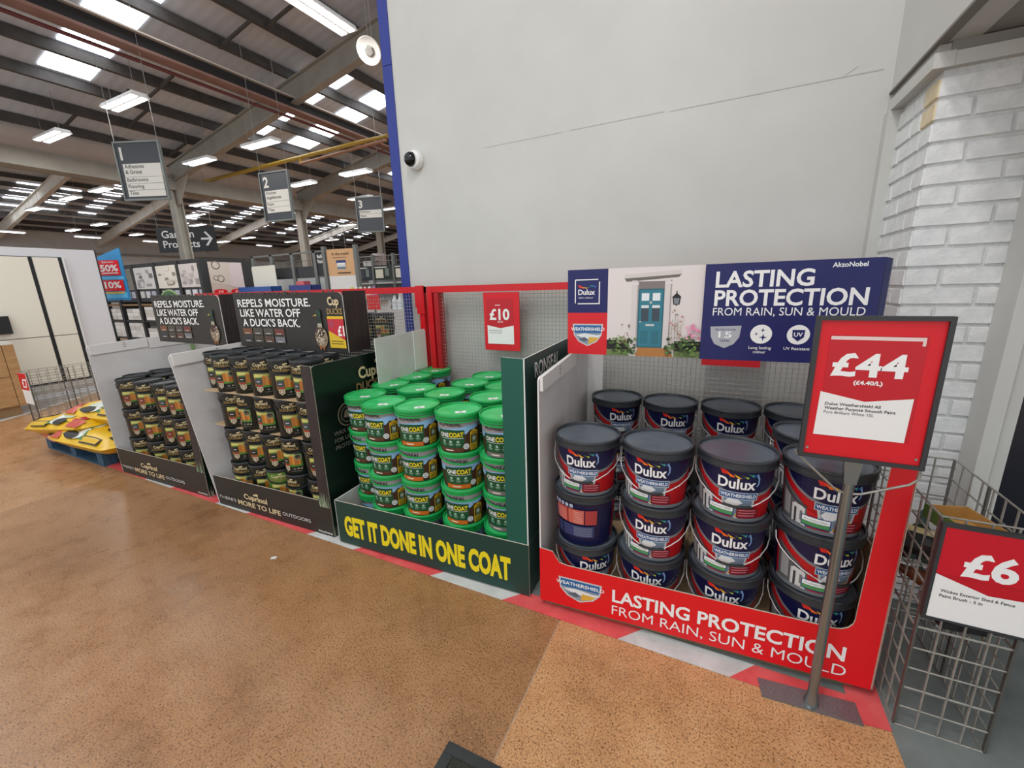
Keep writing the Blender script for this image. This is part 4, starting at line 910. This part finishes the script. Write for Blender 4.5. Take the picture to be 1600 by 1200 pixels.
# ------------------------------------------------------------------ sacks on the blue pallet
SKY_ = mat_two('yellow_sack_plastic', '#d9a90e', '#ecc022', 6, .35, .15); SKR = mat_two('red_printed_sack', '#a8423a', '#c98a72', 9, .4, .2)
def sack(x, y, z, w, d, h, rz, label, body, tilt=0.0, seed=0):
    t = thing('sack', label, 'sack', (x, y, z), rz); t.rotation_euler = (0, tilt, rz)
    g = G(); q = random.Random(seed); nx, ny = 14, 8
    top, bot = [], []
    def prof(u, v):
        e = (1-abs(u)**4)*(1-abs(v)**3); return max(0, e)**.55
    ph = [q.uniform(0, 6) for _ in range(4)]
    for lay, sgn in ((top, 1), (bot, -1)):
        for j in range(ny+1):
            for i in range(nx+1):
                u, v = -1+2*i/nx, -1+2*j/ny; pr_ = prof(u, v); wr = .06*math.sin(5*u+ph[0]+2*v)+.05*math.sin(7*v+ph[1]-3*u)
                pinch = 1-.06*abs(u)**6
                lay.append((u*w/2*(1-.04*abs(v)**4), v*d/2*pinch, h*.45+sgn*h*.5*pr_*(1+(wr if sgn > 0 else 0)) + h*.05*math.sin(9*u+ph[2])*abs(u)**5))
    n = (nx+1)*(ny+1); fs = []
    for j in range(ny):
        for i in range(nx):
            a_ = j*(nx+1)+i; fs.append((a_, a_+1, a_+nx+2, a_+nx+1)); fs.append((n+a_, n+a_+nx+1, n+a_+nx+2, n+a_+1))
    g.add(top+bot, fs, body); g.build('bag', t, smooth=True)
    # print laid just over the top
    P = Print(); P.sx = -1 if seed in (1, 4) else 1
    P.poly([(-w*.1, -d*.45), (w*.28, -d*.42), (w*.3, d*.3), (-w*.02, d*.38)], M('#3f7d3a', .4)); P.poly([(-.02, -d*.35), (w*.24, -d*.3), (w*.2, .0), (0, .02)], M('#c9d6c4', .4)); P.poly([(.02, .04), (w*.2, .03), (w*.22, d*.2), (.02, d*.25)], M('#204c46', .4))
    P.rect(-w*.34, -d*.485, -w*.06, -d*.37, M('#2b2a20', .4)); P.rect(-w*.325, -d*.47, -w*.075, -d*.39, M('#d6ab12', .4)); P.disc(w*.14, -d*.4, .1, BLACK, 14, .035); P.poly([(-w*.03, -d*.42), (w*.06, -d*.46), (w*.1, -d*.25), (0, -d*.2)], M('#dfe2de', .4)); P.rect(w*.3, -d*.49, w*.46, -d*.3, M('#c04a3a', .4)); P.rect(w*.34, -d*.28, w*.43, d*.35, M('#b3242a', .4)); P.disc(-w*.25, -d*.1, .06, BLACK, 12, .04); P.rect(-w*.44, -d*.3, -w*.36, d*.3, M('#2a2a22', .4)); P.disc(-w*.2, d*.25, .05, M('#d5d8d8', .4), 10, .03)
    gg = G()
    for tri, m, k in P.t:
        for s1 in slices(tri, .05):
            vs = []
            for u, v in s1:
                uu, vv = max(-1, min(1, 2*u/w)), max(-1, min(1, 2*v/d)); wr = .06*math.sin(5*uu+ph[0]+2*vv)+.05*math.sin(7*vv+ph[1]-3*uu)
                vs.append((u*(1-.04*abs(vv)**4), v*(1-.06*abs(uu)**6), h*.45+h*.5*prof(uu, vv)*(1+wr)+h*.05*math.sin(9*uu+ph[2])*abs(uu)**5+.004+k*.0004))
            gg.add(vs, [tuple(range(len(vs)))], m)
    gg.build('printed_label', t)
    G().box(-w/2-.05, -d*.42, h*.43, -w/2+.012, d*.42, h*.45, M('#d8cdb0', .4)).build('sealed_end', t)
sack(-5.1, 1.65, .13, .92, .5, .2, .1, 'yellow sack, lowest and nearest the black display, on the blue pallet', SKY_, .03, 1)
sack(-5.72, 1.66, .125, .74, .5, .16, -.1, 'red printed sack at the bottom left of the sack heap', SKR, 0, 2)
sack(-5.3, 2.1, .13, 1.0, .45, .26, .05, 'yellow sack at the rear bottom of the sack heap', SKY_, 0, 6)
sack(-5.6, 1.63, .215, .96, .46, .19, .12, 'long yellow sack overhanging the left end of the blue pallet', SKY_, -.09, 3)
sack(-5.2, 1.84, .31, .95, .5, .2, .16, 'yellow sack with black ovals lying across the heap', SKY_, .0, 4)
sack(-5.1, 2.06, .42, .85, .46, .17, .1, 'yellow sack on the very top of the heap, against the white side board', SKY_, 0, 5)

# ------------------------------------------------------------------ items on wall and floor
cc = thing('security_camera', 'white dome security camera with black lens on the white wall', 'camera', (-2.07, WY, 2.4))
G().lathe([(.062, 0), (.066, .012), (.066, .035), (.058, .055), (.05, .06)], 24, WHITE).build('housing', cc, smooth=True).rotation_euler = (PI/2, 0, 0)
o = G().lathe([(.05, 0)] + [(.05*math.cos(math.radians(t)), .05*math.sin(math.radians(t))) for t in (15, 30, 45, 60, 75, 88)], 20, M('#0c0d0f', .1)).build('dome', cc, (-.006, -.06, .0), smooth=True); o.rotation_euler = (PI/2, 0, -.3)
mt = thing('door_mat', 'black ribbed mat with a raised rubber edge at the front', 'mat', (-.702, .86, 0), math.radians(1))
RUB = mat_two('black_rubber', '#1f2122', '#2b2e2f', 30, .6); slab('mat_base', mt, [(0, 0), (.6, 0), (.6, -.7), (0, -.7)], (0, 0, .006), X, Y, Z, .006, RUB)
for q in ((0, -.035, .6, 0), (0, -.7, .035, -.036)): G().box(q[0], q[1], .0061, q[2], q[3], .012, RUB).build('raised_edge', mt)
o = G().box(.035, -.7, .006, .6, -.035, .0095, mat_two('mat_carpet', '#1a1b17', '#3a3a30', 220, .9, .6)).build('carpet_insert', mt)
lt = tag(G().box(-.016, -.01, 0, .016, .01, .003, M('#d5d6d4', .5)).build('paper_scrap', None, (-2.2, 1.27, 0), .6), 'small white paper scrap lying on the brown floor', 'litter')
sp = thing('ceiling_speaker', 'round white dish speaker hanging near the blue wall edge', 'speaker', (-4.95, 5.55, 4.93), .25)
o = G().lathe([(.02, .1), (.09, .085), (.15, .045), (.185, .0), (.175, -.006), (.13, .012), (.05, .02)], 28, M('#cfcbc4', .5)).build('dish', sp, smooth=True); o.rotation_euler = (-.9, 0, 0)
o2 = G().lathe([(.075, .016), (.075, .002), (.06, -.004)], 6, M('#8d8a85', .6)).build('grille', sp); o2.rotation_euler = (-.9, 0, 0)
G().rod((-.03, .06, .05), (-.03, .06, 2.5), .006, wires).rod((.03, .06, .05), (.03, .06, 2.5), .006, wires).build('suspension_wire', sp)

# ------------------------------------------------------------------ aisle signs
SGD = M('#3b3e44', .5); SGW = M('#d9d6cc', .55); CLEAR = M('#6f7673', .3)
def aisle(c, rz, num, rows, label, w=.86, h=1.0):
    s = thing('aisle_sign', label, 'sign', c, rz)
    G().box(-w/2, 0, -h/2, w/2, .02, h/2, SGD).build('board', s)
    g = G(); e = .03
    for q in ((-w/2-e, -h/2-e, w/2+e, -h/2), (-w/2-e, h/2, w/2+e, h/2+e), (-w/2-e, -h/2, -w/2, h/2), (w/2, -h/2, w/2+e, h/2)): g.box(q[0], -.02, q[1], q[2], .04, q[3], CLEAR)
    g.build('frame', s)
    P = Print(); P.text(num, -w/2+.07, h/2-.29, .21, SGW, bold=.03)
    n = len(rows); rh = [.12*len(r) for r in rows]; v = h/2-.36; tot = sum(rh)
    for r, hh in zip(rows, rh):
        P.rect(-w/2+.08, v-hh, w/2-.02, v-.006, SGW)
        for i, t_ in enumerate(r): P.text(t_, -w/2+.11, v-.085-i*.098, .066, M('#33353a', .5), bold=.012)
        v -= hh
    P.flat((0, 0, 0), step=.001, base=.004).build('printed_lettering', s)
    zt = zroof(c[0])-c[2]-.15; G().rod((-w/2, .01, h/2), (-w/2, .01, zt), .006, wires).rod((w/2, .01, h/2), (w/2, .01, zt), .006, wires).build('suspension_wire', s)
aisle((-10.31, 4.83, 3.86), math.radians(24), '1', (('Adhesives', '& Grout'), ('Bathrooms',), ('Flooring',), ('Tiles',)), 'dark grey hanging aisle sign number 1, listing Adhesives & Grout')
aisle((-9.27, 6.88, 3.61), math.radians(8), '2', (('Kitchen', 'Appliances'), ('Paint',), ('Tiles',)), 'dark grey hanging aisle sign number 2, listing Kitchen Appliances', w=.78)
aisle((-10.16, 10.73, 3.79), math.radians(18), '3', (('Kitchens',), ('Paint',)), 'dark grey hanging aisle sign number 3, smallest of the aisle signs', w=.84)
gs = thing('garden_sign', 'black hanging sign reading Garden Products with a white arrow, behind a column', 'sign', (-17.45, 9.1, 3.42), math.radians(24))
G().box(-1.08, 0, -.43, 1.08, .04, .43, M('#16191c', .5)).build('board', gs)
P = Print(); P.text('Garden', -.88, .07, .24, WHITE, bold=.015, w=1.2); P.text('Products', -.88, -.27, .24, WHITE, bold=.015, w=1.36)
P.poly([(.56, -.03), (.92, -.03), (.92, .04), (.56, .04)], WHITE); P.poly([(.7, .23), (.78, .25), (1.0, .005), (.78, -.24), (.7, -.22), (.9, .005)], WHITE)
P.flat((0, 0, 0), step=.002, base=.006).build('printed_lettering', gs); G().rod((-1, .02, .43), (-1, .02, 2.2), .01, wires).rod((1, .02, .43), (1, .02, 2.2), .01, wires).build('suspension_wire', gs)
ex = thing('exit_sign', 'small green lit exit sign beyond the aisle 2 column', 'sign', (-15.9, 14.6, 3.15), .3)
G().box(-.35, 0, -.16, .35, .05, .16, M('#1f8f5a', .5, 0, .4)).build('panel', ex); P = Print(); P.rect(-.05, -.1, .1, .1, WHITE); P.poly([(.15, 0), (.25, .08), (.25, -.08)], WHITE); P.flat((0, 0, 0), step=.002, base=.004).build('pictogram', ex); G().rod((-.3, .02, .16), (-.3, .02, 2.5), .01, wires).rod((.3, .02, .16), (.3, .02, 2.5), .01, wires).build('suspension_wire', ex)

# ------------------------------------------------------------------ kitchen units at the left
CRE = M('#e6e3d4', .45)
kp = thing('showroom_partition', 'tall white end wall of the kitchen showroom behind cream doors', 'partition', (-9.2, 0, 0))
G().box(-.3, -1.5, 0, 0, 3.4, 2.235, M('#d9dade', .5)).build('panel', kp); G().box(-.01, 3.4, 0, .006, 3.415, 2.235, BLACK).build('edge_strip', kp)
kd = thing('tall_kitchen_unit', 'tall cream handleless kitchen unit set in the white wall', 'cabinet', (-9.2, 0, 0))
G().box(0, -1.2, .2, .02, 2.99, 2.11, BLACK).build('carcass', kd)
for (y0, y1) in ((-1.15, 2.615), (2.665, 2.935)):
    G().box(.02, y0, .94, .04, y1, 2.1, CRE).build('upper_door', kd); G().box(.02, y0, .24, .04, y1, .93, CRE).build('lower_door', kd)
G().box(.0, 2.985, .2, .045, 3.0, 2.11, WHITE).build('side_trim', kd); G().box(0, -1.2, .1, .03, 3.0, .2, M('#b9b7b0', .5)).build('plinth', kd)
ov = tag(G().box(-.02, 1.95-.5, 1.02, .05, 2.24, 1.27, BLACK).build('oven', None, (-9.14, 0, 0)), 'black built-in oven edge at the left of the cream units', 'oven')
ki = thing('kitchen_island', 'wood fronted kitchen island unit with a white worktop', 'cabinet', (-8.2, 0, 0))
G().box(-.6, -1.5, .13, 0, 1.92, .93, OAK).build('carcass', ki); G().box(0, 1.88, .13, .02, 1.98, .935, OAK).build('end_panel', ki)
for (za, zb) in ((.14, .52), (.53, .92)): G().box(0, -1.4, za, .018, 1.873, zb, OAK).build('drawer_front', ki)
G().box(-.6, -1.5, 0, -.06, 1.9, .13, M('#9a7a54', .5)).build('plinth', ki); G().box(-.65, -1.55, .935, .03, 1.97, .965, M('#dcdad6', .3)).build('worktop', ki)
bf = thing('promotion_flag', 'blue hanging flag sign with red 50% and 10% offers, beside the white wall', 'sign', (-9.4, 3.62, 1.83), math.radians(26))
FB = M('#2f86bd', .45); FL = M('#57b3dd', .45)
slab('panel', bf, [(-.24, -.4), (.24, -.4), (.24, .47), (-.24, .3)], (0, 0, 0), X, Z, -Y, .015, FB)
P = Print(); P.rect(-.22, -.36, .21, -.27, FL); P.rect(-.22, -.05, .22, 0, FL); P.rect(-.18, .02, .18, .27, RED); P.text('Bathrooms', 0, .225, .03, WHITE, al='C', bold=.01); P.text('50%', 0, .09, .1, WHITE, w=.3, al='C', bold=.03); P.rect(-.14, .05, .14, .065, WHITE)
P.rect(-.17, -.24, .19, -.06, RED); P.text('10%', 0, -.19, .1, WHITE, w=.28, al='C', bold=.03); P.poly([(-.17, -.255), (.19, -.255), (.16, -.285), (-.14, -.285)], M('#d9b13a', .45))
P.flat((0, 0, 0), step=.001, base=.003).build('printed_lettering', bf)
G().box(-.262, .0, -1.83, -.242, .02, .32, DARKF).build('support', bf)

# ------------------------------------------------------------------ tile racking behind
TX0, TX1, TY = -18.7, -12.85, 6.9
rk = thing('tile_racking', 'long black tile racking with photo panels along its top', 'shelving', (0, TY, 0))
RKD = M('#2b2c2d', .6)
xs = [-18.7, -17.72, -16.5, -15.2, -13.96, -12.87]
for x in xs: G().box(x-.06, -.03, 0, x+.06, .1, 2.42, RKD).build('upright', rk)
G().box(TX0, 0, 2.35, TX1, 1.3, 2.44, RKD).build('top_rail', rk); G().box(TX0, .02, 1.3, TX1, 1.2, 1.68, M('#25272d', .6)).build('label_strip', rk)
G().box(TX0, .35, 0, TX1, 1.2, 1.32, M('#1d1c1b', .8)).build('dark_bay', rk)
for z in (.16, .72, 1.24): G().box(TX0, 0, z-.06, TX1, .4, z, M('#8c6f4b', .7) if z > 1 else RKD).build('shelf', rk)
photos = (('#c9c8c6', '#9d9c9a', '#dddcda'), ('#75756b', '#a5a59a', '#4d4d42'), ('#d5d5d4', '#9c9c9c', '#77726f'), ('#e0dbcf', '#c9c3b5', '#8d867a'), ('#cfc8c4', '#b7b0ac', '#9a9390'))
for i in range(5):
    x0, x1 = xs[i]+.07, xs[i+1]-.07
    pn = G().box(x0, -.01, 1.69, x1, .02, 2.33, M(photos[i][0], .5)).build('photo_panel', rk)
    P = Print(); w = x1-x0
    for k in range(14):
        u, v = r2.uniform(0, w*.8), r2.uniform(.02, .5); P.rect(u, v, min(w, u+r2.uniform(.05, .3)), v+r2.uniform(.03, .16), M(r2.choice(photos[i]), .5))
    P.flat((x0, -.01, 1.69), step=.0006, base=.003).build('printed_picture', pn)
    for k in range(3):
        G().box(x0+.12+k*.34, -.005, 1.42, x0+.34+k*.34, .02, 1.62, M(('#c9c9c6', '#cfd3da', '#aab0c0')[k], .5)).build('tile_sample', rk)
# end of the racking, with a poster
G().box(TX1-.02, .0, 0, TX1+.02, 1.45, 2.42, RKD).build('end_panel', rk)
po = G().box(TX1+.02, .19, 1.3, TX1+.035, 1.12, 2.36, M('#c3b2a8', .5)).build('poster', rk)
P = Print(); P.poly([(.0, .5), (.5, .4), (.6, 1.05), (0, 1.05)], M('#cabfb4', .5)); P.poly([(.5, .4), (.93, .3), (.93, 1.05), (.6, 1.05)], M('#d2c4c4', .5))
for u, v, r_ in ((.2, .97, .12), (.28, .6, .1), (.15, .62, .07)): P.disc(u, v, r_, M('#6d635c', .5), 14); P.disc(u, v, r_*.75, M('#cabfb4', .5), 14)
for u, t_ in ((.05, '£13'), (.52, '£14')): P.rect(u, .12, u+.33, .2, PAPER); P.disc(u+.165, .25, .19, RED, 16, .06); P.text(t_, u+.165, .215, .06, WHITE, al='C', bold=.02)
P.flat((TX1+.035, .19, 1.3), Y, Z, X, step=.001, base=.003).build('printed_picture', po)
cart = [M('#f3f2ed', .6), M('#e6e5df', .6), M('#d2d1ca', .6)]
cm = [G().box(0, 0, 0, .34, .3, .115, c).mesh('carton') for c in cart]; cm2 = [G().box(0, 0, 0, .5, .3, .1, c).mesh('carton') for c in cart]
for (xa, n, zb, nz, ms, pw_, dz) in ((-17.55, 3, .16, 4, cm, .36, .12), (-17.5, 3, .73, 3, cm, .36, .12), (-16.4, 2, .16, 3, cm2, .55, .105), (-16.35, 2, .73, 4, cm2, .55, .105), (-15.05, 3, .16, 4, cm, .36, .12), (-15.05, 3, .73, 4, cm, .36, .12), (-18.55, 2, .16, 4, cm, .36, .12), (-18.55, 2, .73, 3, cm, .36, .12)):
    bayn = 'first' if xa < -18 else 'second' if xa < -17 else 'third' if xa < -16 else 'fourth'
    for i in range(n):
        for k in range(nz): tag(link('tile_carton', rng.choice(ms), None, (xa+i*pw_, TY+.02, zb+k*dz)), f'white tile carton on the {"upper" if zb > .5 else "lower"} shelf, {bayn} bay of the black tile racking', 'box', f'tile cartons, {"upper" if zb > .5 else "lower"} shelf, {bayn} bay')
lf = thing('leaf_board', 'green round-topped board standing behind the farther black display', 'sign', (-4.86, 2.28, 0))
slab('panel', lf, [(-.24, 0), (.24, 0), (.24, 1.34)] + roundpts((0, 1.31), .24, 8, 172, 10) + [(-.24, 1.34)], (0, 0, 0), X, Z, -Y, .012, M('#7d9a63', .5))
P = Print(); P.poly([(.23, 1.32)] + roundpts((0, 1.31), .225, 4, 176, 10) + [(-.23, 1.32)], M('#2f5a30', .5)); P.text('RECYCLE', 0, 1.36, .05, WHITE, al='C', bold=.02); P.flat((0, 0, 0)).build('printed_lettering', lf)

# ------------------------------------------------------------------ paint racking behind
rk2 = thing('paint_racking', 'grey steel racking with dark header panels behind the black display', 'shelving', (0, 8.0, 0))
SR = M('#6f726f', .5, .3)
for x in (-12.25, -11.42, -10.55, -9.67, -9.28):
    G().box(x-.05, 0, 0, x+.05, .06, 2.5, SR).build('upright', rk2)
G().box(-12.3, 0, 2.46, -9.2, .06, 2.5, SR).build('top_rail', rk2); G().box(-12.3, .7, 0, -9.2, .74, 1.86, M('#b9bbb9', .6)).build('back_panel', rk2)
for x in (-12.2, -11.37, -10.5): G().box(x, .06, 1.83, x+.78, .1, 2.13, M('#2e3133', .6)).build('header_panel', rk2)
G().box(-9.62, .03, 1.87, -9.26, .09, 2.45, M('#22262a', .6)).build('header_panel', rk2)
P = Print(); P.text('Bulk', -9.58, 2.32, .08, WHITE, bold=.02); P.text('Paint', -9.58, 2.19, .08, WHITE, bold=.02); P.flat((0, .03, 0), step=.001, base=.003).build('printed_lettering', rk2)
for k in range(20): pass
g = G()
for k in range(9): g.rod((-12.2+k*.32, .03, 2.13), (-12.2+k*.32, .03, 2.28), .01, SR)
g.rod((-12.2, .03, 2.28), (-9.3, .03, 2.28), .01, SR); g.build('guard_rail', rk2)
G().box(-12.3, .0, .9, -9.2, .7, .94, SR).build('shelf', rk2); G().box(-12.3, -.0, 1.42, -9.2, .7, 1.46, SR).build('shelf', rk2)
wbd = thing('white_board', 'blank cream board with rounded corners standing above the blue tray', 'board', (-11.95, 7.75, 1.46))
slab('panel', wbd, [(0, 0), (1.0, 0)] + roundpts((.94, .68), .06, 0, 90, 4) + roundpts((.06, .68), .06, 90, 180, 4), (0, 0, 0), X, Z, -Y, .02, M('#dad8cc', .5)); G().box(.78, -.02, .03, .81, -.005, .16, BLACK).build('marker_pen', wbd)
for (x0, x1, c, lab) in ((-12.3, -10.85, '#1f4d98', 'long blue tray under the cream board'), (-10.15, -9.3, '#22357e', 'dark blue tray below the Bulk Paint panel')):
    t = thing('blue_tray', lab + ', behind the duck header', 'tray', (x0, 7.5, 1.42)); w = x1-x0
    G().box(0, 0, 0, w, .3, .02, M(c, .45)).box(0, 0, 0, w, .015, .22, M(c, .45)).box(0, .285, 0, w, .3, .22, M(c, .45)).box(0, 0, 0, .015, .3, .22, M(c, .45)).box(w-.015, 0, 0, w, .3, .22, M(c, .45)).build('tray', t)
    G().box(-.1, -.02, -.04, w+.1, .32, 0, SR).box(0, .1, -1.42, .05, .2, -.04, SR).box(w-.05, .1, -1.42, w, .2, -.04, SR).build('stand', t)
tag(G().box(0, 0, 0, .28, .2, .12, M('#c95a62', .5)).build('pink_pack', None, (-9.9, 7.55, 1.62)), 'pink pack lying on the dark blue tray', 'pack')
for k, c in enumerate(('#cfe3dc', '#bcd8cf', '#e2e8e4')): tag(G().lathe([(.07, 0), (.07, .16), (.03, .2), (.03, .24)], 10, M(c, .4)).build('bottle', None, (-10.6+k*.17, 8.15, 1.46)), 'pale green bottle between the two blue trays', 'bottle', 'bottles between the blue trays')
tb = thing('trade_board', 'tan poster board reading In the trade? on a grey upright', 'sign', (-7.98, 7.0, 0), math.radians(10))
G().box(-.05, 0, 1.8, .68, .03, 2.38, M('#cda275', .55)).build('poster', tb); G().box(-.05, .0, 0, .68, .03, 1.8, M('#d5d6d4', .6)).build('lower_panel', tb)
for x in (-.13, .7): G().box(x-.03, -.03, 0, x+.05, .06, 2.45, SR).build('upright', tb)
P = Print(); P.text('In the trade?', .315, 2.25, .06, M('#5b4430', .5), w=.45, al='C', bold=.015); P.lines(.1, 2.19, .52, 1, .03, .016, M('#8a6a4a', .5)); P.poly([(.2, 1.94), (.42, 1.94), (.43, 2.14), (.19, 2.14)], M('#c8cbc9', .4)); P.rect(.185, 2.06, .435, 2.14, M('#21366e', .4)); P.rect(.2, 2.04, .42, 2.08, M('#e4e6e6', .4)); P.rect(.2, 1.95, .42, 1.99, M('#4f6f86', .4)); P.rect(.2, 1.85, .54, 1.875, M('#4d3a2a', .5))
P.flat((0, 0, 0), step=.001, base=.003).build('printed_lettering', tb)
for k in range(7):
    tag(G().lathe([(.055, 0), (.06, .02), (.06, .17), (.025, .2), (.025, .24)], 10, M(('#e6e6e2', '#d9c81e', '#e2e2de', '#dcdcd6', '#d9b9a8', '#e4e4e0', '#a98cb5')[k], .4)).build('bottle', None, (-6.75+k*.115, 6.3, 1.3)), ('leftmost white', 'yellow', 'white, right of the yellow one,', 'white, left of the peach one,', 'peach', 'rightmost white', 'lilac')[k] + ' bottle on the shelf by the trade board', 'bottle', 'bottles by the trade board')
sh = thing('bottle_shelf', 'low grey gondola shelf carrying bottles, right of the trade board', 'shelving', (-7.0, 6.2, 0))
G().box(0, 0, 1.27, 1.2, .4, 1.3, SR).build('shelf', sh); G().box(0, .2, 0, 1.2, .24, 1.27, M('#c2c3c1', .6)).build('back_panel', sh); G().box(0, 0, 0, 1.2, .4, .12, SR).build('plinth', sh)
rk3 = thing('ladder_racking', 'far racking with black photo header panels, beside the blue wall edge', 'shelving', (0, 9.0, 0))
G().box(-9.3, .5, 0, -6.6, .55, 1.75, M('#a6a9ab', .6)).build('back_panel', rk3)
for z in (.5, 1.05, 1.45, 1.62): G().box(-9.3, 0, z, -6.6, .5, z+.04, M('#b3b5b5', .5)).build('shelf', rk3)
for (x0, x1, c) in ((-9.25, -8.62, '#2a2e35'), (-8.58, -7.9, '#16251f'), (-7.87, -7.2, '#2a2d2f')):
    h = G().box(x0, -.02, 1.72, x1, .03, 2.1, M(c, .5)).build('header_panel', rk3); w = x1-x0
    P = Print(); P.rect(.04, .32, w*.7, .345, M('#d5d5d2', .5)); P.rect(w*.1, .05, w*.5, .28, M(('#3b4048', '#cfcdbb', '#d5d3c6')[int((x0+9.25)/.67+.1)], .5)); P.rect(w*.6, .1, w*.8, .3, M('#6b7a72', .5)); P.flat((x0, -.02, 1.72), step=.001, base=.003).build('printed_picture', h)
g = G()
for k in range(10): g.rod((-9.2+k*.27, .1, 2.1), (-9.2+k*.27, .1, 2.36), .012, SR)
g.rod((-9.3, .1, 2.36), (-6.6, .1, 2.36), .012, SR).rod((-9.3, .1, 2.22), (-6.6, .1, 2.22), .01, SR); g.build('guard_rail', rk3)
for x in (-9.3, -8.6, -7.88, -7.2): G().box(x-.03, -.03, 0, x+.03, .05, 2.4, SR).build('upright', rk3)
tag(G().lathe([(.17, 0), (.2, .03), (.2, .3), (.16, .34)], 16, mat_two('striped_roll_wrap', '#b7a79f', '#877069', 9, .6, stretch=(9, 1, 1))).build('insulation_roll', None, (-8.65, 9.3, 2.1)), 'wrapped roll with brown stripes on top of the far racking', 'roll')
tag(G().box(0, 0, 0, .5, .3, .16, M('#c7c4be', .6)).build('white_pack', None, (-9.2, 9.25, 1.66+.44)), 'pale pack on top of the far racking, left of the striped roll', 'pack')
# just behind the left fence
gd = thing('stock_shelf', 'low shelf just behind the red mesh fence carrying black tubs', 'shelving', (-3.5, 2.8, 0))
G().box(0, .0, 1.0, 1.15, .35, 1.03, SR).build('shelf', gd); G().box(0, .0, 0, 1.15, .02, 1.0, M('#1b2420', .6)).build('front_panel', gd)
for k, (x, lab) in enumerate(((-2.96, 'left black tub on the shelf behind the red fence'), (-2.74, 'right black tub on the shelf behind the red fence, nearest the blue trim'))):
    put('black_paint_tub', [('body', cu_body), ('printed_label', cu_labels[0]), ('lid', cu_lid), ('handle', cu_handle)], (x, 2.93, 1.03), tocam(x, 2.93)-.2, lab, 'paint tub', 'black tubs behind the fence')
rs2 = thing('red_notice', 'plain red notice board seen through the fence above the black tubs', 'sign', (-3.98, 4.0, 1.24)); G().box(0, 0, 0, .2, .01, .18, RED).build('board', rs2); G().box(.09, .01, -1.24, .11, .03, .17, SR).build('stand', rs2)
ws = thing('bottle_unit', 'white shop unit with stacked white bottles seen through the fence', 'shelving', (-3.95, 4.3, 0)); G().box(0, 0, 0, .9, .3, 1.22, M('#c9cac8', .6)).build('unit', ws); G().box(0, .25, 1.22, .9, .3, 1.46, M('#bfb3b0', .6)).build('back_panel', ws)
wbm = G().lathe([(.035, 0), (.035, .12), (.015, .15), (.015, .18)], 8, M('#dfe6e8', .4)).mesh('white_bottle')
for k in range(9): tag(link('white_bottle', wbm, None, (-3.87+k*.092, 4.38, 1.22)), 'white bottle in the row seen through the red fence', 'bottle', 'white bottles behind the fence')
